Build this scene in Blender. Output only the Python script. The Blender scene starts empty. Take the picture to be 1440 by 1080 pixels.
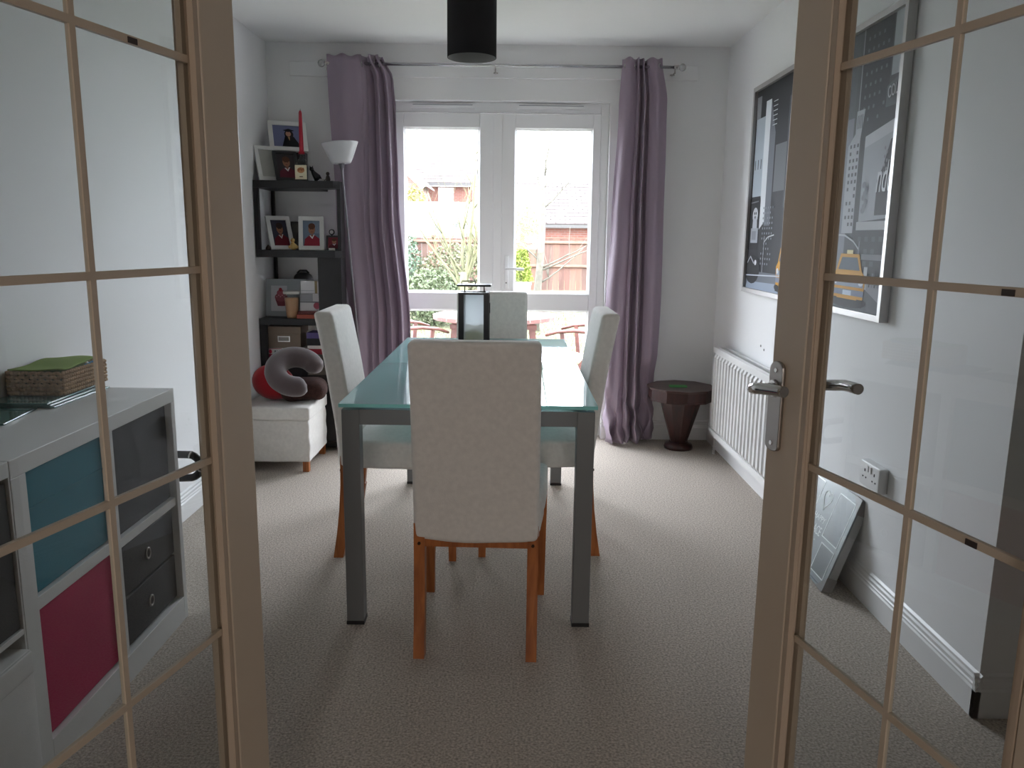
import bpy, bmesh, math, random
from mathutils import Vector, Matrix, noise as mnoise
random.seed(7)
C = bpy.context.scene.collection
PI = math.pi

# ------------------------------------------------------------------ camera, world, light, exposure
cam_data = bpy.data.cameras.new('camera')
cam = bpy.data.objects.new('camera', cam_data)
C.objects.link(cam)
cam_data.sensor_width = 36.0
cam_data.lens = 1117.3 / 1440.0 * 36.0
cam_data.clip_start = 0.02
cam_data.clip_end = 300
cam.matrix_world = Matrix(((0.99993631, -0.01121382, -0.00127841, 0.0),
                           (0.00077808, 0.18149146, -0.98339221, 0.0),
                           (0.01125960, 0.98332858, 0.18148862, 1.265),
                           (0, 0, 0, 1)))
bpy.context.scene.camera = cam

world = bpy.data.worlds.new('overcast_sky')
bpy.context.scene.world = world
world.use_nodes = True
wn = world.node_tree
wn.nodes.clear()
wo = wn.nodes.new('ShaderNodeOutputWorld')
wb = wn.nodes.new('ShaderNodeBackground')
wb.inputs['Color'].default_value = (0.935, 0.958, 1.055, 1)
wb.inputs['Strength'].default_value = 1.0
wn.links.new(wb.outputs[0], wo.inputs[0])

vs = bpy.context.scene.view_settings
vs.view_transform = 'Standard'
vs.look = 'None'
vs.gamma = 1.0
vs.use_curve_mapping = False
vs.exposure = 4.5


def portal(name, loc, rot, sx, sy):
    l = bpy.data.lights.new(name, 'AREA')
    l.shape = 'RECTANGLE'
    l.size = sx
    l.size_y = sy
    l.cycles.is_portal = True
    o = bpy.data.objects.new(name, l)
    C.objects.link(o)
    o.location = loc
    o.rotation_euler = rot
    return o


# portals only guide the sampling of the sky through the garden door and the added lounge opening
portal('garden_window_portal', (-0.095, 5.3, 1.03), (-PI / 2, 0, 0), 1.34, 2.06)
portal('lounge_window_portal', (0.0, -4.18, 1.6), (PI / 2, 0, 0), 1.1, 1.2)

# ------------------------------------------------------------------ materials
MATS = {}


def lin(h):
    r = [int(h[i:i + 2], 16) / 255 for i in (0, 2, 4)]
    return tuple((c / 12.92 if c <= 0.04045 else ((c + 0.055) / 1.055) ** 2.4) for c in r)


def mat(name, col, rough=0.6, metal=0.0, var=0.0, scale=20.0, bump=0.0, bscale=None, spec=0.5, stretch=None, sheen=0.0, coat=0.0, detail=4.0):
    if name in MATS:
        return MATS[name]
    m = bpy.data.materials.new(name)
    m.use_nodes = True
    nt = m.node_tree
    b = nt.nodes['Principled BSDF']
    if isinstance(col, str):
        col = lin(col)
    b.inputs['Base Color'].default_value = (*col, 1)
    b.inputs['Roughness'].default_value = rough
    b.inputs['Metallic'].default_value = metal
    b.inputs['Specular IOR Level'].default_value = spec
    if sheen:
        b.inputs['Sheen Weight'].default_value = sheen
    if coat:
        b.inputs['Coat Weight'].default_value = coat
        b.inputs['Coat Roughness'].default_value = 0.15
    tc = nt.nodes.new('ShaderNodeTexCoord')
    src = tc.outputs['Object']
    if stretch:
        mp = nt.nodes.new('ShaderNodeMapping')
        mp.inputs['Scale'].default_value = stretch
        nt.links.new(src, mp.inputs['Vector'])
        src = mp.outputs[0]
    if var:
        n = nt.nodes.new('ShaderNodeTexNoise')
        n.inputs['Scale'].default_value = scale
        n.inputs['Detail'].default_value = detail
        nt.links.new(src, n.inputs['Vector'])
        r = nt.nodes.new('ShaderNodeValToRGB')
        r.color_ramp.elements[0].position = 0.3
        r.color_ramp.elements[1].position = 0.7
        r.color_ramp.elements[0].color = (*[c * (1 - var) for c in col], 1)
        r.color_ramp.elements[1].color = (*[min(1, c * (1 + var)) for c in col], 1)
        nt.links.new(n.outputs['Fac'], r.inputs['Fac'])
        nt.links.new(r.outputs[0], b.inputs['Base Color'])
    if bump:
        n2 = nt.nodes.new('ShaderNodeTexNoise')
        n2.inputs['Scale'].default_value = bscale or scale
        n2.inputs['Detail'].default_value = detail
        nt.links.new(src, n2.inputs['Vector'])
        bp = nt.nodes.new('ShaderNodeBump')
        bp.inputs['Strength'].default_value = bump
        bp.inputs['Distance'].default_value = 0.004
        nt.links.new(n2.outputs['Fac'], bp.inputs['Height'])
        nt.links.new(bp.outputs[0], b.inputs['Normal'])
    MATS[name] = m
    return m


def glass_mat(name, tint=(0.93, 0.97, 0.96), gain=1.7, rough=0.0):
    """clear pane: tinted straight-through light plus a Fresnel reflection"""
    if name in MATS:
        return MATS[name]
    m = bpy.data.materials.new(name)
    m.use_nodes = True
    nt = m.node_tree
    nt.nodes.clear()
    o = nt.nodes.new('ShaderNodeOutputMaterial')
    t = nt.nodes.new('ShaderNodeBsdfTransparent')
    t.inputs[0].default_value = (*tint, 1)
    g = nt.nodes.new('ShaderNodeBsdfGlossy')
    g.inputs['Roughness'].default_value = rough
    f = nt.nodes.new('ShaderNodeFresnel')
    f.inputs['IOR'].default_value = 1.5
    ge = nt.nodes.new('ShaderNodeNewGeometry')
    inv = nt.nodes.new('ShaderNodeMath')
    inv.operation = 'SUBTRACT'
    inv.inputs[0].default_value = gain
    nt.links.new(ge.outputs['Backfacing'], inv.inputs[1])
    k = nt.nodes.new('ShaderNodeMath')
    k.operation = 'MULTIPLY'
    k.use_clamp = True
    mul = nt.nodes.new('ShaderNodeMath')
    mul.operation = 'MULTIPLY'
    # front faces reflect (both surfaces of the pane together), back faces only transmit
    sub = nt.nodes.new('ShaderNodeMath')
    sub.operation = 'SUBTRACT'
    sub.inputs[0].default_value = 1.0
    nt.links.new(ge.outputs['Backfacing'], sub.inputs[1])
    mul.inputs[1].default_value = gain
    nt.links.new(f.outputs[0], mul.inputs[0])
    nt.links.new(mul.outputs[0], k.inputs[0])
    nt.links.new(sub.outputs[0], k.inputs[1])
    mx = nt.nodes.new('ShaderNodeMixShader')
    nt.links.new(k.outputs[0], mx.inputs[0])
    nt.links.new(t.outputs[0], mx.inputs[1])
    nt.links.new(g.outputs[0], mx.inputs[2])
    nt.links.new(mx.outputs[0], o.inputs[0])
    MATS[name] = m
    return m


def translucent_mat(name, col, trans=0.3, rough=0.8, weave=0.0, wscale=400.0, sheen=0.0):
    if name in MATS:
        return MATS[name]
    m = bpy.data.materials.new(name)
    m.use_nodes = True
    nt = m.node_tree
    b = nt.nodes['Principled BSDF']
    if isinstance(col, str):
        col = lin(col)
    b.inputs['Base Color'].default_value = (*col, 1)
    b.inputs['Roughness'].default_value = rough
    if sheen:
        b.inputs['Sheen Weight'].default_value = sheen
    t = nt.nodes.new('ShaderNodeBsdfTranslucent')
    t.inputs[0].default_value = (*col, 1)
    mx = nt.nodes.new('ShaderNodeMixShader')
    mx.inputs[0].default_value = trans
    o = nt.nodes['Material Output']
    nt.links.new(b.outputs[0], mx.inputs[1])
    nt.links.new(t.outputs[0], mx.inputs[2])
    nt.links.new(mx.outputs[0], o.inputs[0])
    if weave:
        tc = nt.nodes.new('ShaderNodeTexCoord')
        mp = nt.nodes.new('ShaderNodeMapping')
        mp.inputs['Scale'].default_value = (1, 1, 0.25)
        nt.links.new(tc.outputs['Object'], mp.inputs[0])
        n = nt.nodes.new('ShaderNodeTexNoise')
        n.inputs['Scale'].default_value = wscale
        nt.links.new(mp.outputs[0], n.inputs['Vector'])
        bp = nt.nodes.new('ShaderNodeBump')
        bp.inputs['Strength'].default_value = weave
        bp.inputs['Distance'].default_value = 0.002
        nt.links.new(n.outputs['Fac'], bp.inputs['Height'])
        nt.links.new(bp.outputs[0], b.inputs['Normal'])
    MATS[name] = m
    return m


def wood_mat(name, c1, c2, rough=0.45, axis='Z', scale=6.0, coat=0.0):
    if name in MATS:
        return MATS[name]
    m = bpy.data.materials.new(name)
    m.use_nodes = True
    nt = m.node_tree
    b = nt.nodes['Principled BSDF']
    b.inputs['Roughness'].default_value = rough
    if coat:
        b.inputs['Coat Weight'].default_value = coat
    tc = nt.nodes.new('ShaderNodeTexCoord')
    mp = nt.nodes.new('ShaderNodeMapping')
    s = {'X': (0.12, 1, 1), 'Y': (1, 0.12, 1), 'Z': (1, 1, 0.12)}[axis]
    mp.inputs['Scale'].default_value = s
    n = nt.nodes.new('ShaderNodeTexNoise')
    n.inputs['Scale'].default_value = scale * 8
    n.inputs['Detail'].default_value = 6
    n.inputs['Distortion'].default_value = 0.6
    r = nt.nodes.new('ShaderNodeValToRGB')
    r.color_ramp.elements[0].position = 0.3
    r.color_ramp.elements[1].position = 0.72
    r.color_ramp.elements[0].color = (*lin(c1), 1)
    r.color_ramp.elements[1].color = (*lin(c2), 1)
    nt.links.new(tc.outputs['Object'], mp.inputs[0])
    nt.links.new(mp.outputs[0], n.inputs['Vector'])
    nt.links.new(n.outputs['Fac'], r.inputs['Fac'])
    nt.links.new(r.outputs[0], b.inputs['Base Color'])
    MATS[name] = m
    return m


def brick_mat(name, c1, c2, mortar, scale=1.0, bw=0.225, bh=0.075, vertical=True):
    if name in MATS:
        return MATS[name]
    m = bpy.data.materials.new(name)
    m.use_nodes = True
    nt = m.node_tree
    b = nt.nodes['Principled BSDF']
    b.inputs['Roughness'].default_value = 0.9
    tc = nt.nodes.new('ShaderNodeTexCoord')
    sp = nt.nodes.new('ShaderNodeSeparateXYZ')
    cb = nt.nodes.new('ShaderNodeCombineXYZ')
    nt.links.new(tc.outputs['Object'], sp.inputs[0])
    ad = nt.nodes.new('ShaderNodeMath')
    ad.operation = 'ADD'
    nt.links.new(sp.outputs[0], ad.inputs[0])
    nt.links.new(sp.outputs[1], ad.inputs[1])
    nt.links.new(ad.outputs[0] if vertical else sp.outputs[0], cb.inputs[0])
    nt.links.new(sp.outputs[2] if vertical else sp.outputs[1], cb.inputs[1])
    br = nt.nodes.new('ShaderNodeTexBrick')
    br.inputs['Scale'].default_value = scale
    br.inputs['Brick Width'].default_value = bw
    br.inputs['Row Height'].default_value = bh
    br.inputs['Mortar Size'].default_value = 0.008
    br.inputs['Color1'].default_value = (*lin(c1), 1)
    br.inputs['Color2'].default_value = (*lin(c2), 1)
    br.inputs['Mortar'].default_value = (*lin(mortar), 1)
    nt.links.new(cb.outputs[0], br.inputs['Vector'])
    nt.links.new(br.outputs[0], b.inputs['Base Color'])
    MATS[name] = m
    return m


def print_mat():
    if 'printed_paper' in MATS:
        return MATS['printed_paper']
    m = bpy.data.materials.new('printed_paper')
    m.use_nodes = True
    nt = m.node_tree
    b = nt.nodes['Principled BSDF']
    b.inputs['Roughness'].default_value = 0.6
    b.inputs['Specular IOR Level'].default_value = 0.25
    a = nt.nodes.new('ShaderNodeAttribute')
    a.attribute_name = 'ink'
    nt.links.new(a.outputs['Color'], b.inputs['Base Color'])
    MATS['printed_paper'] = m
    return m


wall_m = mat('wall_paint', (0.87, 0.87, 0.87), 0.85, bump=0.06, bscale=220)
ceil_m = mat('ceiling_paint', (0.88, 0.88, 0.88), 0.9)
trim_m = mat('trim_gloss', (0.84, 0.84, 0.84), 0.3)
upvc_m = mat('white_upvc', (0.87, 0.88, 0.89), 0.3)
lounge_m = mat('lounge_wall_paint', (0.34, 0.285, 0.24), 0.85)
carpet_m = mat('beige_carpet', lin('bcb2a7'), 1.0, var=0.42, scale=150, bump=0.8, bscale=300, spec=0.05, detail=6)
door_m = mat('cream_door_paint', lin('c9baa6'), 0.4, var=0.03, scale=3)
bead_m = mat('cream_bead_paint', lin('b9a894'), 0.42)
pane_m = glass_mat('door_glass', (0.95, 0.965, 0.965), 1.5)
glaz_m = glass_mat('window_glass', (0.95, 0.97, 0.97), 1.3)
chrome_m = mat('chrome', (0.62, 0.61, 0.60), 0.12, 1.0)
steel_m = mat('satin_steel', (0.40, 0.38, 0.36), 0.28, 1.0)
dark_m = mat('dark_gap', (0.01, 0.01, 0.01), 0.8)
linen_m = mat('white_linen', lin('e4e1db'), 0.92, var=0.05, scale=60, bump=0.25, bscale=420, spec=0.2, sheen=0.2)
leg_wood = wood_mat('honey_birch', '8a4a20', 'b87038', 0.4, 'Z')
table_grey = mat('silver_grey_paint', lin('77797a'), 0.42, 0.15)
blk_m = mat('black_plastic', (0.015, 0.015, 0.016), 0.45)
blackbrown = mat('black_brown_board', lin('1e1d1f'), 0.45, var=0.15, scale=30)
white_lam = mat('white_laminate', lin('d8d8d6'), 0.35)
white_frame = mat('white_frame_paint', lin('dad9d6'), 0.4)
blk_frame = mat('black_frame_paint', lin('222023'), 0.4)


# ------------------------------------------------------------------ mesh helpers
class MB:
    def __init__(s):
        s.v = []
        s.f = []
        s.m = []
        s.sm = []
        s.cur = 0
        s.M = None

    def add(s, verts, faces, smooth=False):
        o = len(s.v)
        if s.M is not None:
            verts = [s.M @ Vector(p) for p in verts]
        s.v += [tuple(p) for p in verts]
        for f in faces:
            s.f.append([i + o for i in f])
            s.m.append(s.cur)
            s.sm.append(smooth)
        return s

    def box(s, x0, x1, y0, y1, z0, z1):
        return s.add([(x0, y0, z0), (x1, y0, z0), (x1, y1, z0), (x0, y1, z0), (x0, y0, z1), (x1, y0, z1), (x1, y1, z1), (x0, y1, z1)],
                     [(3, 2, 1, 0), (4, 5, 6, 7), (0, 1, 5, 4), (1, 2, 6, 5), (2, 3, 7, 6), (3, 0, 4, 7)])

    def hexa(s, p):
        return s.add(p, [(3, 2, 1, 0), (4, 5, 6, 7), (0, 1, 5, 4), (1, 2, 6, 5), (2, 3, 7, 6), (3, 0, 4, 7)])

    def prism(s, pts, z0, z1, axis='Z'):
        def P(a, b, c):
            return {'Z': (a, b, c), 'Y': (a, c, b), 'X': (c, a, b)}[axis]
        n = len(pts)
        vs = [P(a, b, z0) for a, b in pts] + [P(a, b, z1) for a, b in pts]
        fs = [tuple(range(n - 1, -1, -1)), tuple(range(n, 2 * n))]
        fs += [(i, (i + 1) % n, n + (i + 1) % n, n + i) for i in range(n)]
        if axis == 'Y':
            fs = [tuple(reversed(f)) for f in fs]
        return s.add(vs, fs)

    def lathe(s, prof, n=24, c=(0, 0, 0), smooth=True, caps=True):
        vs = []
        fs = []
        for r, z in prof:
            for k in range(n):
                a = 2 * PI * k / n
                vs.append((c[0] + r * math.cos(a), c[1] + r * math.sin(a), c[2] + z))
        for i in range(len(prof) - 1):
            for k in range(n):
                k2 = (k + 1) % n
                fs.append((i * n + k, i * n + k2, (i + 1) * n + k2, (i + 1) * n + k))
        s.add(vs, fs, smooth)
        if caps:
            m = len(prof) - 1
            s.add(vs[:n], [tuple(range(n - 1, -1, -1))])
            s.add(vs[m * n:], [tuple(range(n))])
        return s

    def tube(s, path, rad, n=10, caps=True, smooth=True, flat=1.0):
        path = [Vector(p) for p in path]
        if not hasattr(rad, '__len__'):
            rad = [rad] * len(path)
        up = None
        vs = []
        fs = []
        for i, p in enumerate(path):
            a = path[max(0, i - 1)]
            b = path[min(len(path) - 1, i + 1)]
            t = (b - a).normalized()
            if up is None:
                up = Vector((0, 0, 1)) if abs(t.z) < 0.9 else Vector((0, 1, 0))
            sd = t.cross(up)
            if sd.length < 1e-6:
                sd = t.cross(Vector((1, 0, 0)))
            sd.normalize()
            up = sd.cross(t).normalized()
            for k in range(n):
                an = 2 * PI * k / n
                vs.append(p + sd * (rad[i] * math.cos(an)) + up * (rad[i] * flat * math.sin(an)))
        for i in range(len(path) - 1):
            for k in range(n):
                k2 = (k + 1) % n
                fs.append((i * n + k, i * n + k2, (i + 1) * n + k2, (i + 1) * n + k))
        s.add(vs, fs, smooth)
        if caps:
            s.add(vs[:n], [tuple(range(n - 1, -1, -1))])
            s.add(vs[-n:], [tuple(range(n))])
        return s

    def bar(s, a, b, w, d=None):
        """square-section bar between two points"""
        a = Vector(a)
        b = Vector(b)
        d = d or w
        t = (b - a).normalized()
        u = Vector((0, 0, 1)) if abs(t.z) < 0.9 else Vector((0, 1, 0))
        x = t.cross(u).normalized() * w / 2
        y = x.cross(t).normalized() * d / 2
        return s.hexa([a - x - y, a + x - y, a + x + y, a - x + y, b - x - y, b + x - y, b + x + y, b - x + y])

    def ball(s, c, r, n=12, sc=(1, 1, 1)):
        m = n // 2
        prof = [(r * math.sin(PI * i / m), -r * math.cos(PI * i / m)) for i in range(m + 1)]
        prof[0] = (r * 0.02, -r)
        prof[-1] = (r * 0.02, r)
        vs = []
        fs = []
        for rr, z in prof:
            for k in range(n):
                a = 2 * PI * k / n
                vs.append((c[0] + sc[0] * rr * math.cos(a), c[1] + sc[1] * rr * math.sin(a), c[2] + sc[2] * z))
        for i in range(m):
            for k in range(n):
                k2 = (k + 1) % n
                fs.append((i * n + k, i * n + k2, (i + 1) * n + k2, (i + 1) * n + k))
        return s.add(vs, fs, True)

    def rbox(s, c, h, r, n=5, fn=None):
        """rounded box, grid-subdivided so that fn can bend or crumple it"""
        def ticks(hh):
            rr = min(r, hh)
            t = [-hh, -hh + rr * 0.3, -hh + rr * 0.65, -hh + rr]
            inner = hh - rr
            t += [-inner + 2 * inner * i / (n + 1) for i in range(1, n + 1)] if inner > 1e-6 else []
            t += [hh - rr, hh - rr * 0.65, hh - rr * 0.3, hh]
            o = []
            for q in t:
                if not o or q - o[-1] > 1e-6:
                    o.append(q)
            return o
        T = [ticks(h[0]), ticks(h[1]), ticks(h[2])]
        for ax in range(3):
            u, w = (ax + 1) % 3, (ax + 2) % 3
            for sg in (-1, 1):
                vs = []
                for a in T[u]:
                    for b in T[w]:
                        p = [0, 0, 0]
                        p[ax] = sg * h[ax]
                        p[u] = a
                        p[w] = b
                        q = [max(-(h[i] - min(r, h[i])), min(h[i] - min(r, h[i]), p[i])) for i in range(3)]
                        d = Vector([p[i] - q[i] for i in range(3)])
                        rr = [min(r, h[i]) for i in range(3)]
                        d = Vector([d[i] / rr[i] for i in range(3)])
                        if d.length > 1e-9:
                            d.normalize()
                        P = Vector([q[i] + d[i] * rr[i] for i in range(3)])
                        if fn:
                            P = Vector(fn(P))
                        vs.append(P + Vector(c))
                nu, nw = len(T[u]), len(T[w])
                fs = []
                for i in range(nu - 1):
                    for j in range(nw - 1):
                        q = (i * nw + j, (i + 1) * nw + j, (i + 1) * nw + j + 1, i * nw + j + 1)
                        fs.append(q if sg > 0 else tuple(reversed(q)))
                s.add(vs, fs, True)
        return s

    def build(s, name, mats, parent=None, bevel=0.0, merge=True, segs=2):
        me = bpy.data.meshes.new(name)
        me.from_pydata(s.v, [], s.f)
        if not isinstance(mats, (list, tuple)):
            mats = [mats]
        for m in mats:
            me.materials.append(m)
        me.polygons.foreach_set('material_index', s.m)
        me.polygons.foreach_set('use_smooth', s.sm)
        if merge or bevel:
            bm = bmesh.new()
            bm.from_mesh(me)
            bmesh.ops.remove_doubles(bm, verts=bm.verts, dist=1e-5)
            if bevel:
                ed = [e for e in bm.edges if len(e.link_faces) == 2 and e.calc_face_angle(0) > 0.6]
                bmesh.ops.bevel(bm, geom=ed, offset=bevel, segments=segs, profile=0.5, affect='EDGES', clamp_overlap=True)
            bm.to_mesh(me)
            bm.free()
        o = bpy.data.objects.new(name, me)
        C.objects.link(o)
        if parent:
            o.parent = parent
        return o


def tag(o, label, cat, group=None, kind=None):
    o['label'] = label
    o['category'] = cat
    if group:
        o['group'] = group
    if kind:
        o['kind'] = kind
    return o


def thing(name, label, cat, loc=(0, 0, 0), rot=(0, 0, 0), group=None):
    o = bpy.data.objects.new(name, None)
    C.objects.link(o)
    o.location = loc
    o.rotation_euler = rot
    o.empty_display_size = 0.05
    return tag(o, label, cat, group)


def structure(o, label=None):
    o['kind'] = 'structure'
    if label:
        o['label'] = label
    return o


def sroot(name, label, loc=(0, 0, 0), rot=(0, 0, 0)):
    o = bpy.data.objects.new(name, None)
    C.objects.link(o)
    o.location = loc
    o.rotation_euler = rot
    return structure(o, label)


def dup(root, loc, rot, label=None, group=None):
    r = root.copy()
    C.objects.link(r)
    r.location = loc
    r.rotation_euler = rot
    if label:
        r['label'] = label
    if group:
        r['group'] = group
    for ch in list(root.children):
        c = ch.copy()
        C.objects.link(c)
        c.parent = r
        for g in list(ch.children):
            d = g.copy()
            C.objects.link(d)
            d.parent = c
    return r


class Print:
    """flat print: coloured shapes laid on a sheet; local x across, y up (built as x, 0, z facing -Y)"""

    def __init__(s):
        s.v = []
        s.f = []
        s.c = []
        s.k = 0

    def poly(s, pts, col):
        if isinstance(col, str):
            col = lin(col)
        o = len(s.v)
        s.k += 1
        y = -0.00012 * s.k
        s.v += [(x, y, z) for x, z in pts]
        ar = sum(pts[i][0] * pts[(i + 1) % len(pts)][1] - pts[(i + 1) % len(pts)][0] * pts[i][1] for i in range(len(pts)))
        idx = list(range(o, o + len(pts)))
        s.f.append(idx if ar > 0 else idx[::-1])
        s.c.append(col)

    def rect(s, x0, x1, y0, y1, col):
        s.poly([(x0, y0), (x1, y0), (x1, y1), (x0, y1)], col)

    def ell(s, cx, cy, rx, ry, col, n=16, a0=0, a1=2 * PI):
        s.poly([(cx + rx * math.cos(a0 + (a1 - a0) * i / n), cy + ry * math.sin(a0 + (a1 - a0) * i / n)) for i in range(n)], col)

    def line(s, pts, w, col):
        for (x0, y0), (x1, y1) in zip(pts, pts[1:]):
            dx, dy = x1 - x0, y1 - y0
            l = math.hypot(dx, dy) or 1
            nx, ny = -dy / l * w / 2, dx / l * w / 2
            s.poly([(x0 + nx, y0 + ny), (x0 - nx, y0 - ny), (x1 - nx, y1 - ny), (x1 + nx, y1 + ny)], col)
            s.k -= 1
        s.k += 1

    def build(s, name, parent, off=(0, 0, 0)):
        me = bpy.data.meshes.new(name)
        me.from_pydata([(x + off[0], y + off[1], z + off[2]) for x, y, z in s.v], [], s.f)
        at = me.color_attributes.new('ink', 'FLOAT_COLOR', 'CORNER')
        for p, c in zip(me.polygons, s.c):
            for li in p.loop_indices:
                at.data[li].color = (*c, 1)
        me.materials.append(print_mat())
        o = bpy.data.objects.new(name, me)
        C.objects.link(o)
        o.parent = parent
        return o


def lettering(text, size, m, parent, loc, rot=(PI / 2, 0, 0), depth=0.0004, shear=0.0, name='lettering', align='CENTER', xs=1.0):
    cu = bpy.data.curves.new(name, 'FONT')
    cu.body = text
    cu.size = size
    cu.align_x = align
    cu.extrude = depth
    cu.shear = shear
    t = bpy.data.objects.new(name, cu)
    C.objects.link(t)
    dg = bpy.context.evaluated_depsgraph_get()
    dg.update()
    me = bpy.data.meshes.new_from_object(t.evaluated_get(dg))
    C.objects.unlink(t)
    bpy.data.objects.remove(t)
    me.materials.clear()
    me.materials.append(m)
    o = bpy.data.objects.new(name, me)
    C.objects.link(o)
    o.parent = parent
    o.location = loc
    o.rotation_euler = rot
    o.scale = (xs, 1, 1)
    return o


# ------------------------------------------------------------------ the room
XL, XR, YB, ZC = -1.47, 1.272, 4.965, 2.38
YD0, YD1 = 0.64, 0.78           # wall with the doorway
XREC = 2.05                      # alcove on the right, before the wall corner
YC = 1.965                       # outer corner of the right wall
WX0, WX1, WZ = -0.765, 0.578, 2.066

structure(MB().box(-2.6, 2.6, -4.2, YB + 0.3, -0.1, 0.0).build('floor', carpet_m), 'beige cut pile carpet over the whole room')
structure(MB().box(-2.6, 2.6, -4.2, YB + 0.3, ZC, ZC + 0.1).build('ceiling', ceil_m), 'plain white ceiling')
structure(MB().box(XL - 0.12, XL, YD1, YB + 0.3, 0, ZC).build('wall_left', wall_m))
w = MB()
w.box(XR, XREC + 0.12, YC, YB + 0.3, 0, ZC)
structure(w.build('wall_right', wall_m), 'white right wall ending in an outer corner')
structure(MB().box(XREC, XREC + 0.12, YD1, YC, 0, ZC).build('wall_alcove', wall_m))
w = MB()
w.box(XL, WX0, YB, YB + 0.3, 0, ZC)
w.box(WX1, XR, YB, YB + 0.3, 0, ZC)
w.box(WX0, WX1, YB, YB + 0.3, WZ, ZC)
structure(w.build('wall_back', wall_m), 'white wall around the garden door')
w = MB()
w.box(-2.6, -0.655, YD0, YD1, 0, ZC)
w.box(0.655, 2.6, YD0, YD1, 0, ZC)
w.box(-0.655, 0.655, YD0, YD1, 2.02, ZC)
structure(w.build('wall_front', lounge_m))
w = MB()
w.box(-2.6, -2.5, -4.2, YD0, 0, ZC)
w.box(2.5, 2.6, -4.2, YD0, 0, ZC)
w.box(-2.5, -0.55, -4.2, -4.05, 0, ZC)
w.box(0.55, 2.5, -4.2, -4.05, 0, ZC)
w.box(-0.55, 0.55, -4.2, -4.05, 0, 1.0)
w.box(-0.55, 0.55, -4.2, -4.05, 2.2, ZC)
structure(w.build('wall_lounge', lounge_m))
lw = sroot('window_1', 'unseen lounge window added behind the camera, sized for the front fill light', (0, -4.15, 0))  # added out of view, opening sized to set the light on the front chair
w = MB()
w.box(-0.55, 0.55, -0.03, 0.03, 1.0, 1.06).box(-0.55, 0.55, -0.03, 0.03, 2.14, 2.2)
for x in (-0.55, -0.03, 0.49):
    w.box(x, x + 0.06, -0.03, 0.03, 1.06, 2.14)
w.build('window_frame', upvc_m, lw)
for x in (-0.49, 0.03):
    MB().box(x, x + 0.46, -0.008, 0.008, 1.06, 2.14).build('pane', glass_mat('fill_warming_pane', (0.90, 0.845, 0.78), 1.3), lw)  # tint put into the unseen panes to warm the light from behind

# baseboards with a moulded top
SK = [(0, 0), (0.016, 0), (0.016, 0.078), (0.013, 0.084), (0.013, 0.090), (0.010, 0.094), (0.010, 0.104), (0.006, 0.110), (0.006, 0.118), (0.0, 0.125)]
w = MB()
w.prism([(XL + a, z) for a, z in SK], YD1, YB, 'Y')
structure(w.build('baseboard_left', trim_m))
w = MB()
w.prism([(XR - a, z) for a, z in SK], YC - 0.016, YB, 'Y')
w.prism([(YC - a, z) for a, z in SK], XR - 0.016, XREC, 'X')
w.prism([(XREC - a, z) for a, z in SK], YD1, YC, 'Y')
structure(w.build('baseboard_right', trim_m))
w = MB()
w.prism([(YB - a, z) for a, z in SK], XL, WX0, 'X')
w.prism([(YB - a, z) for a, z in SK], WX1, XR, 'X')
structure(w.build('baseboard_back', trim_m))
structure(MB().box(-1.33, 1.085, YB - 0.018, YB + 0.001, 2.19, 2.272).build('trim_1', wall_m, bevel=0.003), 'painted timber batten behind the curtain pole')
# lining of the doorway
w = MB()
for s in (-1, 1):
    w.box(min(s * 0.63, s * 0.655), max(s * 0.63, s * 0.655), YD0 - 0.005, YD1 + 0.005, 0, 2.0)
w.box(-0.655, 0.655, YD0 - 0.005, YD1 + 0.005, 1.998, 2.02)
for s in (-1, 1):
    for y0, y1 in ((YD0 - 0.02, YD0), (YD1, YD1 + 0.018)):
        w.box(min(s * 0.645, s * 0.715), max(s * 0.645, s * 0.715), y0, y1, 0, 2.07)
for y0, y1 in ((YD0 - 0.02, YD0), (YD1, YD1 + 0.018)):
    w.box(-0.645, 0.645, y0, y1, 2.01, 2.07)
structure(w.build('trim_2', door_m), 'cream lining and architrave of the double doorway')

# ------------------------------------------------------------------ the garden door in the back wall
gw = sroot('door_1', 'white glazed double door to the garden', (0, 5.03, 0))
w = MB()
w.box(WX0, -0.716, 0, 0.07, 0, WZ).box(0.531, WX1, 0, 0.07, 0, WZ)
w.box(-0.716, 0.531, 0, 0.07, 2.004, WZ).box(-0.716, 0.531, 0, 0.07, 0, 0.05)
w.build('door_frame', upvc_m, gw, bevel=0.004)


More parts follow.
